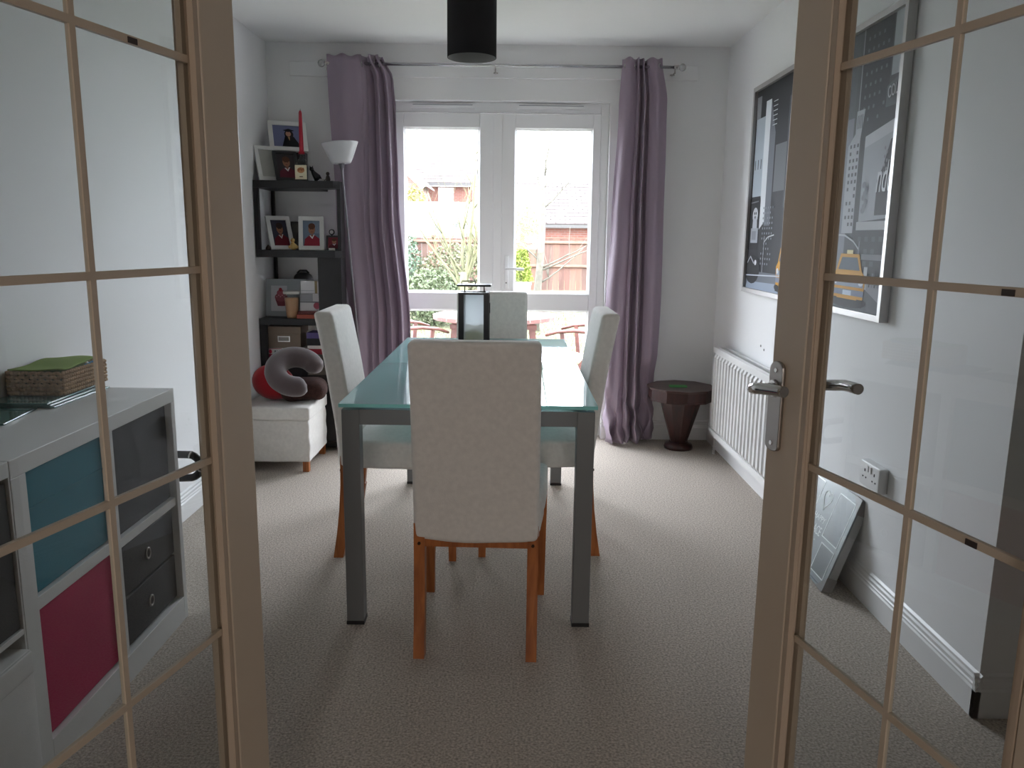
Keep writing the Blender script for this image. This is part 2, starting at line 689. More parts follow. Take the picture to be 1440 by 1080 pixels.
def sash(x0, x1, gx0, gx1):
    z0, z1 = 0.05, 2.0
    gz = (0.155, 0.812, 0.918, 1.917)
    parts = [(x0, gx0, z0, z1), (gx1, x1, z0, z1), (gx0, gx1, gz[3], z1), (gx0, gx1, gz[1], gz[2]), (gx0, gx1, z0, gz[0])]
    for i, (a, b, c, d) in enumerate(parts):
        MB().box(a, b, -0.012, 0.055, c, d).build('stile' if i < 2 else 'rail', upvc_m, gw, bevel=0.004)
    for c, d in ((gz[0], gz[1]), (gz[2], gz[3])):
        m = MB()
        e = 0.012
        # sloping glazing bead
        for (p, q) in (((gx0, c), (gx1, c)), ((gx1, c), (gx1, d)), ((gx1, d), (gx0, d)), ((gx0, d), (gx0, c))):
            cx, cz = (gx0 + gx1) / 2, (c + d) / 2
            def inn(t):
                return (t[0] + (e if t[0] < cx else -e), t[1] + (e if t[1] < cz else -e))
            pi, qi = inn(p), inn(q)
            m.hexa([(p[0], -0.006, p[1]), (q[0], -0.006, q[1]), (q[0], 0.028, q[1]), (p[0], 0.028, p[1]),
                    (pi[0], 0.008, pi[1]), (qi[0], 0.008, qi[1]), (qi[0], 0.028, qi[1]), (pi[0], 0.028, pi[1])])
        m.build('glazing_bead', upvc_m, gw)
        MB().box(gx0 + 0.001, gx1 - 0.001, 0.018, 0.034, c + 0.001, d - 0.001).build('pane', glaz_m, gw)


sash(-0.716, -0.1, -0.668, -0.206)
sash(-0.094, 0.531, 0.010, 0.482)
MB().box(-0.124, -0.068, -0.028, -0.012, 0.06, 1.995).build('cover_strip', upvc_m, gw, bevel=0.006)
for a, b in ((-0.62, -0.24), (0.02, 0.43)):
    v = MB()
    v.box(a, b, -0.022, 0.0, 2.028, 2.052)
    v.cur = 1
    v.box(a + 0.01, b - 0.01, -0.0235, -0.021, 2.044, 2.048)
    v.build('trickle_vent', [upvc_m, mat('grey_slot', lin('8c9096'), 0.5)], gw)
h = MB().rbox((-0.037, -0.018, 1.05), (0.014, 0.008, 0.105), 0.008, 2).build('handle_plate', upvc_m, gw)
MB().tube([(-0.037, -0.02, 1.072), (-0.037, -0.05, 1.072), (-0.02, -0.062, 1.072), (0.02, -0.064, 1.072), (0.072, -0.062, 1.070)], [0.009, 0.009, 0.010, 0.010, 0.009], 10, flat=0.9).build('handle_lever', upvc_m, h)
MB().lathe([(0.004, -0.006), (0.004, 0.006)], 8, (0, 0, 0)).build('keyhole', dark_m, h).location = (-0.037, -0.027, 0.985)
h.children[-1].rotation_euler = (PI / 2, 0, 0)

# ------------------------------------------------------------------ the glazed doors either side of the camera
DA = math.radians(14)
LW = 0.622
HZ = (0.583, 0.893, 1.2085, 1.527)


def glazed_door(n, s, label):
    """leaf hinged at x = s*0.61; local x runs from hinge (0) to free edge (LW), local y is outwards from the opening"""
    a = math.atan2(math.cos(DA), -math.sin(DA) * s)
    d = sroot('door_%d' % n, label, (0.61 * s, 0.78, 0.008), (0, 0, a))
    o = -s        # outward side in local y: rot z by a maps +y to (-sin a, cos a)
    # local +y -> (-sin a, cos a); for the right leaf (s=1) this points to -X (inside), so outside is -y
    T = 0.036

    def Y(t):     # t = 0 at visible face, T at the far face
        return -s * t

    def bx(m, x0, x1, t0, t1, z0, z1):
        y0, y1 = sorted((Y(t0), Y(t1)))
        m.box(x0, x1, y0, y1, z0, z1)
    H = 1.975
    G0, G1 = (0.062 if s > 0 else 0.045), 0.528      # glazing opening
    Z0, Z1 = 0.258, 1.842
    for x0, x1 in ((0, G0), (G1, LW)):
        m = MB()
        bx(m, x0, x1, 0, T, 0, H)
        m.build('stile', door_m, d, bevel=0.003)
    for z0, z1 in ((0, Z0), (Z1, H)):
        m = MB()
        bx(m, G0, G1, 0, T, z0, z1)
        m.build('rail', door_m, d)
    # moulded beads on both faces, round the glazing
    for t0, t1 in ((0.001, 0.013), (T - 0.013, T - 0.001)):
        m = MB()
        b = 0.013
        bx(m, G0, G0 + b, t0, t1, Z0, Z1)
        bx(m, G1 - b, G1, t0, t1, Z0, Z1)
        bx(m, G0 + b, G1 - b, t0, t1, Z0, Z0 + b)
        bx(m, G0 + b, G1 - b, t0, t1, Z1 - b, Z1)
        m.build('glazing_bead', bead_m, d, bevel=0.003)
    xm = 0.285
    xs = [G0 + 0.013, xm - 0.005, xm + 0.005, G1 - 0.013]
    zs = [Z0 + 0.013]
    for z in HZ:
        zz = z - 0.008
        zs += [zz - 0.0055, zz + 0.0055]
    zs.append(Z1 - 0.013)
    m = MB()
    bx(m, xs[1], xs[2], 0.014, 0.021, zs[0], zs[-1])
    m.build('glazing_bar', door_m, d)
    for i in range(4):
        for j in range(2):
            m = MB()
            bx(m, xs[2 * j], xs[2 * j + 1], 0.014, 0.021, zs[1 + 2 * i], zs[2 + 2 * i])
            m.build('glazing_bar', door_m, d)
    for i in range(5):
        for j in range(2):
            m = MB()
            e = 0.0005
            bx(m, xs[2 * j] + e, xs[2 * j + 1] - e, 0.016, 0.020, zs[2 * i] + e, zs[2 * i + 1] - e)
            m.build('pane', pane_m, d)
    for sx, z in (((0.161, HZ[2]), (0.170, HZ[1])) if s > 0 else ((0.393, HZ[3]),)):
        m = MB()
        bx(m, sx - 0.009, sx + 0.009, 0.0125, 0.0142, z - 0.008 - 0.005, z - 0.008 + 0.003)
        m.build('bar_clip', mat('dark_clip', lin('3a302c'), 0.5), d)
    for z in (0.25, 1.0, 1.75):      # hinges
        m = MB()
        m.lathe([(0.006, -0.05), (0.006, 0.05)], 8, (-0.008, -s * 0.004, z))
        m.build('hinge', steel_m, d)
    return d, Y


dR, YR = glazed_door(2, 1, 'right glazed cream door with a chrome lever handle')
dL, YL = glazed_door(3, -1, 'left glazed cream door without a handle')


def lever(d, side):
    """side = -1: on the face seen (protrudes to local +y for right leaf); +1: far face"""
    s = 1
    y0 = 0.0 if side < 0 else -0.036
    sg = 1 if side < 0 else -1       # protrusion direction in local y
    xc = 0.597 - 0.0
    m = MB()
    pts = []
    hw, z0, z1 = 0.0205, 0.892, 1.052
    for i in range(9):
        an = PI * i / 8
        pts.append((xc + hw * math.cos(an), z1 - hw * 0.8 + hw * 0.8 * math.sin(an)))
    for i in range(9):
        an = PI + PI * i / 8
        pts.append((xc + hw * math.cos(an), z0 + hw * 0.5 + hw * 0.5 * math.sin(an)))
    ya, yb = sorted((y0, y0 + sg * 0.007))
    m.prism(pts, ya, yb, 'Y')
    pl = m.build('handle_plate', steel_m, d, bevel=0.002)
    m = MB()
    for zz in (0.907, 1.036):
        m.tube([(xc, y0 + sg * 0.006, zz), (xc, y0 + sg * 0.0085, zz)], 0.004, 8)
    m.build('screw', chrome_m, pl)
    zc = 1.004
    P = [(0.0, 0.0, 0), (0.0, 0.016, 0), (0.0, 0.036, 0.001), (-0.008, 0.049, 0.004), (-0.022, 0.056, 0.006), (-0.045, 0.056, 0.010), (-0.070, 0.050, 0.012), (-0.088, 0.046, 0.013), (-0.096, 0.045, 0.013)]
    m = MB()
    m.tube([(xc + a, y0 + sg * (b + 0.006), zc + c) for a, b, c in P], [0.0105, 0.0095, 0.009, 0.0095, 0.0098, 0.0098, 0.0095, 0.0095, 0.0093], 14)
    m.build('handle_lever', chrome_m, pl)
    m = MB()
    m.tube([(xc, y0 + sg * 0.007, zc), (xc, y0 + sg * 0.013, zc)], [0.016, 0.014], 16)
    m.build('handle_collar', chrome_m, pl)


lever(dR, -1)
lever(dR, 1)

# ------------------------------------------------------------------ dining table
TX0, TX1, TY0, TY1 = -0.533, 0.266, 2.44, 4.02
tb = thing('dining_table', 'extending glass dining table with square grey legs in the middle of the room', 'table', ((TX0 + TX1) / 2, (TY0 + TY1) / 2, 0))
hx, hy = (TX1 - TX0) / 2, (TY1 - TY0) / 2
L = 0.056
for sx in (-1, 1):
    for sy in (-1, 1):
        x0, y0 = sx * hx, sy * hy
        xa, xb = sorted((x0, x0 - sx * L))
        ya, yb = sorted((y0, y0 - sy * L))
        g = MB().box(xa, xb, ya, yb, 0.012, 0.727).build('leg', table_grey, tb, bevel=0.002)
        MB().box(xa - 0.001, xb + 0.001, ya - 0.001, yb + 0.001, 0, 0.012).build('foot', blk_m, g)
        MB().lathe([(0.020, 0.727), (0.020, 0.738)], 16, ((xa + xb) / 2 - sx * 0.02, (ya + yb) / 2 - sy * 0.03, 0)).build('glass_pad', blk_m, tb)
for sy in (-1, 1):
    ya, yb = sorted((sy * (hy - 0.004), sy * (hy - 0.034)))
    MB().box(-hx + L, hx - L, ya, yb, 0.678, 0.727).build('apron', table_grey, tb)
for sx in (-1, 1):
    xa, xb = sorted((sx * (hx - 0.004), sx * (hx - 0.034)))
    MB().box(xa, xb, -hy + L, hy - L, 0.678, 0.727).build('apron', table_grey, tb)
for sx in (-1, 1):
    MB().box(sx * 0.2 - 0.02, sx * 0.2 + 0.02, -hy + 0.04, hy - 0.04, 0.690, 0.722).build('runner', table_grey, tb)


def table_glass():
    m = bpy.data.materials.new('teal_table_glass')
    m.use_nodes = True
    nt = m.node_tree
    nt.nodes.clear()
    o = nt.nodes.new('ShaderNodeOutputMaterial')
    tr = nt.nodes.new('ShaderNodeBsdfTransparent')
    tr.inputs[0].default_value = (0.70, 0.94, 0.94, 1)
    df = nt.nodes.new('ShaderNodeBsdfDiffuse')
    df.inputs[0].default_value = (0.70, 0.97, 0.97, 1)
    tl = nt.nodes.new('ShaderNodeBsdfTranslucent')
    tl.inputs[0].default_value = (0.50, 0.80, 0.80, 1)
    a = nt.nodes.new('ShaderNodeMixShader')
    a.inputs[0].default_value = 0.3
    nt.links.new(df.outputs[0], a.inputs[1])
    nt.links.new(tl.outputs[0], a.inputs[2])
    b = nt.nodes.new('ShaderNodeMixShader')
    b.inputs[0].default_value = 0.62
    nt.links.new(tr.outputs[0], b.inputs[1])
    nt.links.new(a.outputs[0], b.inputs[2])
    g = nt.nodes.new('ShaderNodeBsdfGlossy')
    g.inputs['Roughness'].default_value = 0.02
    f = nt.nodes.new('ShaderNodeFresnel')
    f.inputs['IOR'].default_value = 1.5
    ge = nt.nodes.new('ShaderNodeNewGeometry')
    sub = nt.nodes.new('ShaderNodeMath')
    sub.operation = 'SUBTRACT'
    sub.inputs[0].default_value = 1
    nt.links.new(ge.outputs['Backfacing'], sub.inputs[1])
    mu = nt.nodes.new('ShaderNodeMath')
    mu.operation = 'MULTIPLY'
    nt.links.new(f.outputs[0], mu.inputs[0])
    nt.links.new(sub.outputs[0], mu.inputs[1])
    c = nt.nodes.new('ShaderNodeMixShader')
    nt.links.new(mu.outputs[0], c.inputs[0])
    nt.links.new(b.outputs[0], c.inputs[1])
    nt.links.new(g.outputs[0], c.inputs[2])
    nt.links.new(c.outputs[0], o.inputs[0])
    return m


tglass = table_glass()
tedge = mat('cyan_glass_edge', lin('8fd6d2'), 0.15, spec=0.6)
cy = (TY0 + TY1) / 2
for y0, y1 in ((2.422, 3.257), (3.262, 4.085)):
    gp = MB().box(-hx - 0.003, hx + 0.005, y0 - cy, y1 - cy, 0.738, 0.750).build('glass_panel', tglass, tb)
    m = MB()
    e = 0.0012
    x0, x1, a, b = -hx - 0.003 - e, hx + 0.005 + e, y0 - cy - e, y1 - cy + e
    m.box(x0, x1, a, a + e, 0.7385, 0.7495).box(x0, x1, b - e, b, 0.7385, 0.7495)
    m.box(x0, x0 + e, a + e, b - e, 0.7385, 0.7495).box(x1 - e, x1, a + e, b - e, 0.7385, 0.7495)
    m.build('polished_edge', tedge, gp)
    for sx in (-1, 1):
        for yy in (y0 + 0.09, y1 - 0.12):
            m = MB()
            m.lathe([(0.021, 0.7362), (0.021, 0.7379)], 18, (sx * (hx - 0.06), yy - cy, 0))
            m.build('glue_disc', steel_m, gp)

# ------------------------------------------------------------------ dining chairs


def make_chair(label):
    """origin on floor at the middle of the rear edge; +y is where the sitter faces"""
    t = thing('dining_chair', label, 'chair', group='white slipcovered chairs round the glass table')

    def lean(z):
        return -0.085 * max(0, z - 0.40) / 0.58 * (0.6 + 0.4 * max(0, z - 0.40) / 0.58)

    def bk(p):
        z = p.z + 0.675
        k = 1 - 0.015 * (z - 0.375)
        q = mnoise.noise(Vector((p.x * 6, p.y * 4, z * 5))) * 0.0025
        x = p.x * k
        if z < 0.46:
            q += 0.003 * math.sin(p.x * 30)
        hem = 0.0
        if p.z < -0.27:
            hem = -0.012 * math.sin((p.x + 0.19) / 0.38 * PI) * (1 if p.y < 0 else 0.3)
        return (x, p.y + lean(z) + q, p.z + hem)
    MB().rbox((0, 0.036, 0.675), (0.189, 0.036, 0.305), 0.018, 9, bk).build('backrest', linen_m, t)

    def st(p):
        z = p.z
        k = 1 + 0.13 * (p.y + 0.21) / 0.42
        q = mnoise.noise(Vector((p.x * 5, p.y * 5, z * 5))) * 0.005
        dz = 0.012 * (1 - (p.x / 0.2) ** 2) if z > 0 else 0.0
        if z > 0:
            dz += 0.004 * mnoise.noise(Vector((p.x * 14, p.y * 9, 3)))
        fl = 0.006 * mnoise.noise(Vector((p.x * 20, p.y * 20, 1))) if z < -0.03 else 0
        return (p.x * k + fl, p.y + q, z + dz)
    MB().rbox((0, 0.268, 0.425), (0.194, 0.205, 0.055), 0.016, 8, st).build('seat', linen_m, t)
    m = MB()
    m.box(-0.16, 0.16, 0.012, 0.034, 0.345, 0.372)
    m.build('rail', leg_wood, t)
    for sx in (-1, 1):
        x = sx * 0.171
        m = MB()
        pr = [(0.42, 0.005), (0.3, 0.003), (0.2, -0.004), (0.1, -0.016), (0.0, -0.032)]
        for (za, ya), (zb, yb) in zip(pr, pr[1:]):
            m.hexa([(x - 0.0165, yb, zb), (x + 0.0165, yb, zb), (x + 0.0165, yb + 0.038, zb), (x - 0.0165, yb + 0.038, zb),
                    (x - 0.0165, ya, za), (x + 0.0165, ya, za), (x + 0.0165, ya + 0.042, za), (x - 0.0165, ya + 0.042, za)])
        g = m.build('leg', leg_wood, t)
        MB().tube([(x, 0.0045, 0.358), (x, -0.0005, 0.358)], 0.005, 8).build('bolt', mat('dark_bolt', lin('3d2a1c'), 0.4, 0.6), g)
    for sx in (-1, 1):
        x = sx * 0.198
        m = MB()
        m.hexa([(x - 0.014, 0.430, 0), (x + 0.014, 0.430, 0), (x + 0.014, 0.458, 0), (x - 0.014, 0.458, 0),
                (x - 0.019, 0.420, 0.40), (x + 0.019, 0.420, 0.40), (x + 0.019, 0.460, 0.40), (x - 0.019, 0.460, 0.40)])
        m.build('leg', leg_wood, t)
    return t


ch = make_chair('white slipcovered dining chair in front of the table, its plain back towards us')
ch.location = (-0.1, 2.252, 0)
ch.rotation_euler = (0, 0, -0.035)
CG = 'white slipcovered chairs round the glass table'
dup(ch, (-0.668, 3.18, 0), (0, 0, -PI / 2), 'white slipcovered dining chair on the left side of the table, before the shelves', CG)
dup(ch, (0.335, 3.225, 0), (0, 0, PI / 2), 'white slipcovered dining chair on the right side of the table, against the mauve curtain', CG)
dup(ch, (-0.105, 4.225, 0), (0, 0, PI), 'white slipcovered dining chair at the far table end, partly behind the lantern', CG)

# ------------------------------------------------------------------ lantern on the table with a candle inside
ln = thing('candle_lantern', 'tall black framed lantern with frosted panes on the glass table', 'lantern', (-0.163, 3.46, 0.7505), (0, 0, 0.0))
lb = mat('lantern_black_metal', lin('17181c'), 0.4, 0.3)
fro = bpy.data.materials.new('frosted_pane')
fro.use_nodes = True
nt = fro.node_tree
pb = nt.nodes['Principled BSDF']
pb.inputs['Base Color'].default_value = (0.62, 0.68, 0.72, 1)
pb.inputs['Roughness'].default_value = 0.45
tb2 = nt.nodes.new('ShaderNodeBsdfTransparent')
mx2 = nt.nodes.new('ShaderNodeMixShader')
mx2.inputs[0].default_value = 0.66
tl2 = nt.nodes.new('ShaderNodeBsdfTranslucent')
tl2.inputs[0].default_value = (0.85, 0.89, 0.92, 1)
mx3 = nt.nodes.new('ShaderNodeMixShader')
mx3.inputs[0].default_value = 0.7
nt.links.new(pb.outputs[0], mx3.inputs[1])
nt.links.new(tl2.outputs[0], mx3.inputs[2])
nt.links.new(mx3.outputs[0], mx2.inputs[1])
nt.links.new(tb2.outputs[0], mx2.inputs[2])
nt.links.new(mx2.outputs[0], nt.nodes['Material Output'].inputs[0])
R = 0.0655
MB().box(-R, R, -R, R, 0, 0.012).build('base', lb, ln)
m = MB()
m.box(-R, R, -R, R, 0.272, 0.280)
m.build('top_plate', lb, ln)
for sx in (-1, 1):
    for sy in (-1, 1):
        xa, xb = sorted((sx * R, sx * (R - 0.023)))
        ya, yb = sorted((sy * R, sy * (R - 0.012)))
        MB().box(xa, xb, ya, yb, 0.012, 0.272).build('post', lb, ln)
for sy in (-1, 1):
    MB().box(-R + 0.023, R - 0.023, sy * (R - 0.007) - 0.001, sy * (R - 0.007) + 0.001, 0.012, 0.272).build('pane', fro, ln)
for sx in (-1, 1):
    MB().box(sx * (R - 0.008) - 0.001, sx * (R - 0.008) + 0.001, -R + 0.012, R - 0.012, 0.012, 0.272).build('pane', fro, ln)
MB().rbox((0, 0, 0.310), (0.074, 0.060, 0.004), 0.004, 2).build('lid', lb, ln)
m = MB()
for sx in (-1, 1):
    m.tube([(sx * 0.042, 0, 0.278), (sx * 0.042, 0, 0.308)], 0.0025, 6)
m.tube([(-0.06, 0, 0.2812), (0.05, 0, 0.2812)], 0.003, 6)
m.build('lid_post', lb, ln)
MB().tube([(-0.055, 0, 0.314), (-0.054, 0, 0.326), (0.004, 0, 0.327), (0.005, 0, 0.314)], 0.0025, 6).build('wire_loop', lb, ln)
MB().ball((0, -0.060, 0.311), 0.004, 8).build('lid_knob', lb, ln)
MB().box(0.066, 0.069, -0.012, 0.012, 0.19, 0.235).build('latch', lb, ln)
cdl = thing('pillar_candle', 'cream pillar candle with a melted rim inside the lantern', 'candle', (-0.163, 3.46, 0.763))
wax = translucent_mat('cream_wax', 'cfc48c', 0.35, 0.5)
m = MB()
n = 24
vs = []
for k in range(n):
    a = 2 * PI * k / n
    vs.append((0.040 * math.cos(a), 0.040 * math.sin(a)))
rows = [(0.0, 1.0), (0.02, 1.0), (0.10, 1.0), (None, 1.0), (None, 0.85), (0.108, 0.80)]
P = []
for z, k in rows:
    for i, (x, y) in enumerate(vs):
        zz = z if z is not None else 0.118 + 0.006 * math.sin(3 * 2 * PI * i / n) + 0.004 * math.sin(2 * PI * i / n)
        P.append((x * k, y * k, zz))
F = [tuple(range(n - 1, -1, -1)), tuple(range(5 * n, 6 * n))]
for r in range(5):
    for k in range(n):
        F.append((r * n + k, r * n + (k + 1) % n, (r + 1) * n + (k + 1) % n, (r + 1) * n + k))
m.add(P, F, True)
m.build('wax_body', wax, cdl)
MB().tube([(0, 0, 0.107), (0.001, 0, 0.121)], 0.0012, 6).build('wick', dark_m, cdl)

# ------------------------------------------------------------------ pendant lamp
pl = thing('pendant_lamp', 'black drum pendant lamp hanging over the table', 'lamp', (-0.163, 3.2, 0))
shade = mat('black_shade_fabric', lin('161518'), 0.85, bump=0.2, bscale=500)
inner = mat('shade_lining', lin('8f8d8a'), 0.7)
m = MB()
RR = 0.0935
m.lathe([(RR, 1.935), (RR, 2.255)], 40, caps=False)
m.cur = 1
m.lathe([(RR - 0.002, 2.255), (RR - 0.002, 1.935)], 40, caps=False)
m.cur = 0
m.lathe([(RR - 0.002, 1.935), (RR, 1.935)], 40, caps=False)
m.lathe([(RR, 2.255), (RR - 0.002, 2.255)], 40, caps=False)
m.build('lamp_shade', [shade, inner], pl)
m = MB()
m.lathe([(RR - 0.004, 1.975), (RR - 0.004, 1.978)], 40)
m.build('diffuser', mat('acrylic_diffuser', lin('a8a6a2'), 0.5), pl)
MB().lathe([(0.003, 2.1), (0.003, 2.36)], 8).build('cable', blk_m, pl)
MB().lathe([(0.02, 2.06), (0.02, 2.14)], 12).build('lamp_holder', blk_m, pl)
m = MB()
for k in range(3):
    a = 2 * PI * k / 3
    m.bar((0.015 * math.cos(a), 0.015 * math.sin(a), 2.24), ((RR - 0.001) * math.cos(a), (RR - 0.001) * math.sin(a), 2.24), 0.004)
m.lathe([(0.018, 2.237), (0.018, 2.243)], 12)
m.build('shade_ring', steel_m, pl)
MB().lathe([(0.05, 2.355), (0.05, 2.372), (0.03, 2.38)][::1], 20).build('ceiling_rose', white_frame, pl)

# ------------------------------------------------------------------ curtain pole and curtains
PY, PZ = 4.855, 2.243
pole = thing('curtain_pole', 'thin silver curtain pole with round glass finials above the garden door', 'curtain pole', (0, PY, PZ))
m = MB()
m.tube([(-1.10, 0, 0), (0.955, 0, 0)], 0.0085, 12)
m.build('rod', mat('pole_silver', (0.50, 0.50, 0.52), 0.25, 1.0), pole)
for x in (-1.118, 0.973):
    f = MB().ball((x, 0, 0), 0.021, 16).build('finial', mat('finial_glass', (0.55, 0.55, 0.56), 0.08, 0.6), pole)
    s = 1 if x < 0 else -1
    MB().tube([(x + s * 0.015, 0, 0), (x + s * 0.05, 0, 0)], 0.012, 12).build('collar', chrome_m, f)
for x in (-1.085, -0.11, 0.93):
    m = MB()
    m.tube([(x, 0.0, -0.009), (x, 0.0, -0.036)], 0.004, 8)
    m.tube([(x, -0.011, 0.0), (x, -0.008, -0.009), (x, 0.008, -0.009), (x, 0.011, 0)], 0.003, 6)
    m.tube([(x, 0, -0.03), (x, YB - 0.02 - PY, -0.03)], 0.004, 8)
    m.lathe([(0.014, 0), (0.014, 0.005)], 12, (x, YB - 0.028 - PY, -0.03))
    m.build('bracket', steel_m, pole)

curt_m = translucent_mat('mauve_satin_cloth', 'a998a8', 0.16, 0.45, weave=0.35, wscale=300, sheen=0.15)


def curtain(label, xl, xr, fold, nx=200, nz=70, ztop=2.287, zbot=0.012, seed=0, crump=0.0, tuck=0.0):
    """xl, xr: functions of z giving the edges; fold(u, z) -> (dx, dy)"""
    t = thing('curtain', label, 'curtain', (0, PY, 0))
    m = MB()
    V = []
    for j in range(nz + 1):
        z = zbot + (ztop - zbot) * j / nz
        a, b = xl(z), xr(z)
        for i in range(nx + 1):
            u = i / nx
            dx, dy = fold(u, z)
            zz = z
            if j == nz:
                zz += 0.006 * math.sin(u * 23 + seed)
            dy += 0.004 * mnoise.noise(Vector((u * 9, z * 3, seed)))
            if crump and z < 0.4:
                k = (0.4 - z) / 0.4
                dy += crump * k * mnoise.noise(Vector((u * 7, z * 9, seed + 5)))
                dx += crump * 0.7 * k * mnoise.noise(Vector((u * 7, z * 9, seed + 9)))
            if tuck and z < 0.55 and u > 0.6:      # pushed back by the side table standing against it
                dy += tuck * min(1, (0.55 - z) / 0.12) * min(1, (u - 0.6) / 0.2)
                dy = min(dy, 0.085)
            V.append((a + (b - a) * u + dx, dy, zz))
    Fs = []
    W = nx + 1
    for j in range(nz):
        for i in range(nx):
            Fs.append((j * W + i, j * W + i + 1, (j + 1) * W + i + 1, (j + 1) * W + i))
    m.add(V, Fs, True)
    c = m.build('cloth', curt_m, t, merge=False)
    so = c.modifiers.new('thickness', 'SOLIDIFY')
    so.thickness = 0.0025
    return t


def eyelets(t, pts):
    for x, ang in pts:
        m = MB()
        n = 20
        path = [(x + 0.020 * math.cos(2 * PI * k / n) * math.cos(ang), 0.020 * math.cos(2 * PI * k / n) * math.sin(ang), PZ + 0.020 * math.sin(2 * PI * k / n)) for k in range(n + 1)]
        m.tube(path, 0.0042, 6, caps=False)
        m.build('eyelet', chrome_m, t)


def lerp(tab, z):
    for (z0, a), (z1, b) in zip(tab, tab[1:]):
        if z <= z1:
            k = max(0, (z - z0) / (z1 - z0))
            k = k * k * (3 - 2 * k)
            return a + (b - a) * k
    return tab[-1][1]


def fold_left(u, z):
    k = 1 - z / 2.3                      # 0 top, 1 floor
    fl = 0.55 - 0.25 * k                 # flat share of the width
    amp = 0.036 + 0.012 * k
    if u < fl:
        q = u / fl
        dy = -0.018 * math.sin(q * PI) + 0.012 * math.sin(q * 2 * PI * 1.5 + 1.5 * k) * (0.4 + k)
        # round over the pole at the outer edge
        return (0, dy - 0.01)
    q = ((u - fl) / (1 - fl)) ** 1.35
    ph = q * 2 * PI * 3.0
    w = min(1, q * 6)
    return (0.010 * math.sin(2 * ph) * w, -amp * math.sin(ph) * w - 0.01 * (1 - w) + 0.004 * math.sin(ph * 0.5 + 3 * k))


def fold_right(u, z):
    k = 1 - z / 2.3
    nz_ = mnoise.noise(Vector((u * 2.5 + z * 0.9, z * 1.6, 7.0)))
    amp = 0.038
    a, b = 0.36 + 0.06 * k, 0.62 + 0.10 * k
    if u < a:
        q = u / a
        dy = -0.030 * math.sin(PI * q) + 0.016 * k * math.sin(3 * PI * q + 4 * k)
    elif u < b:
        q = (u - a) / (b - a)
        dy = -amp * (0.8 + 0.6 * k) * math.sin(q * 2 * PI * 2)
    else:
        q = (u - b) / (1 - b)
        dy = -0.022 * math.sin(PI * q) + 0.012 * math.sin(2 * PI * q + 2)  * math.sin(PI * q)
    w_ = math.sin(PI * min(1, max(0, u)))
    return (0.012 * k * math.sin(u * 7 + 2), dy + 0.016 * nz_ * w_ * (0.4 + k))


lc = curtain('mauve curtain left of the garden door, behind the white floor lamp',
             lambda z: lerp([(0, -0.955), (0.7, -0.985), (1.4, -1.055), (2.29, -1.085)], z),
             lambda z: lerp([(0, -0.585), (0.7, -0.622), (1.5, -0.682), (2.0, -0.693), (2.16, -0.705), (2.29, -0.765)], z), fold_left, seed=1)
eyelets(lc, ((-1.075, 0.3), (-0.875, 1.2), (-0.80, 1.0), (-0.775, 1.2)))
rc = curtain('mauve curtain right of the garden door, next to the dark wooden side table',
             lambda z: lerp([(0, 0.575), (0.45, 0.575), (0.85, 0.567), (1.35, 0.585), (2.0, 0.61), (2.29, 0.622)], z),
             lambda z: lerp([(0, 0.905), (0.4, 0.895), (0.9, 0.905), (1.6, 0.898), (2.05, 0.892), (2.29, 0.855)], z), fold_right, seed=4, crump=0.085, tuck=0.075)
eyelets(rc, ((0.645, 1.1), (0.70, 1.2), (0.755, 1.1), (0.81, 1.2), (0.845, 0.8)))

# ------------------------------------------------------------------ radiator on the right wall
rad = thing('radiator', 'white ribbed panel radiator low on the right wall', 'radiator', (XR, 0, 0))
rw = mat('radiator_enamel', (0.80, 0.80, 0.79), 0.3)
RY0, RY1, RZ0, RZ1 = 3.42, 4.60, 0.135, 0.652
x1, x0 = -0.075, -0.092
m = MB()
prof = []
nrib = 19
pitch = (RY1 - RY0 - 0.06) / nrib
prof.append((RY0, x0 + 0.006))
prof.append((RY0 + 0.03, x0 + 0.006))
for i in range(nrib):
    y = RY0 + 0.03 + i * pitch
    prof += [(y + pitch * 0.12, x0 + 0.006), (y + pitch * 0.28, x0 - 0.007), (y + pitch * 0.72, x0 - 0.007), (y + pitch * 0.88, x0 + 0.006)]
prof.append((RY1, x0 + 0.006))
zs = [RZ0 + 0.035, RZ0 + 0.055, RZ1 - 0.055, RZ1 - 0.035]
V = []
for zi, z in enumerate(zs):
    for y, x in prof:
        xx = x if zi in (1, 2) else x0 + 0.006
        V.append((xx, y, z))
n = len(prof)
F = []
for r in range(3):
    for k in range(n - 1):
        F.append((r * n + k, (r + 1) * n + k, (r + 1) * n + k + 1, r * n + k + 1))
m.add(V, F, False)
m.box(x0 + 0.006, x1 + 0.01, RY0, RY1, RZ0, RZ1)
for za, zb in ((RZ0, RZ0 + 0.035), (RZ1 - 0.035, RZ1)):
    m.box(x0 + 0.001, x0 + 0.006, RY0, RY1, za, zb)
m.build('front_panel', rw, rad)
m = MB()
m.box(-0.03, -0.016, RY0 + 0.01, RY1 - 0.01, RZ0, RZ1)
m.build('back_panel', rw, rad)
m = MB()
for i in range(38):
    y = RY0 + 0.02 + i * (RY1 - RY0 - 0.04) / 37
    m.box(-0.064, -0.031, y - 0.002, y + 0.002, RZ1 - 0.012, RZ1 - 0.004)
m.box(-0.066, -0.030, RY0 + 0.005, RY0 + 0.012, RZ0 + 0.02, RZ1 - 0.004).box(-0.066, -0.030, RY1 - 0.012, RY1 - 0.005, RZ0 + 0.02, RZ1 - 0.004)
m.build('top_grille', rw, rad)['kind'] = 'stuff'
for y in (RY0 - 0.02, RY1 + 0.02):
    m = MB()
    m.tube([(-0.05, y, 0.0), (-0.05, y, 0.16), (-0.05, y + (0.03 if y < 4 else -0.03), 0.16)], 0.0075, 8)
    m.build('pipe', rw, rad)
m = MB()
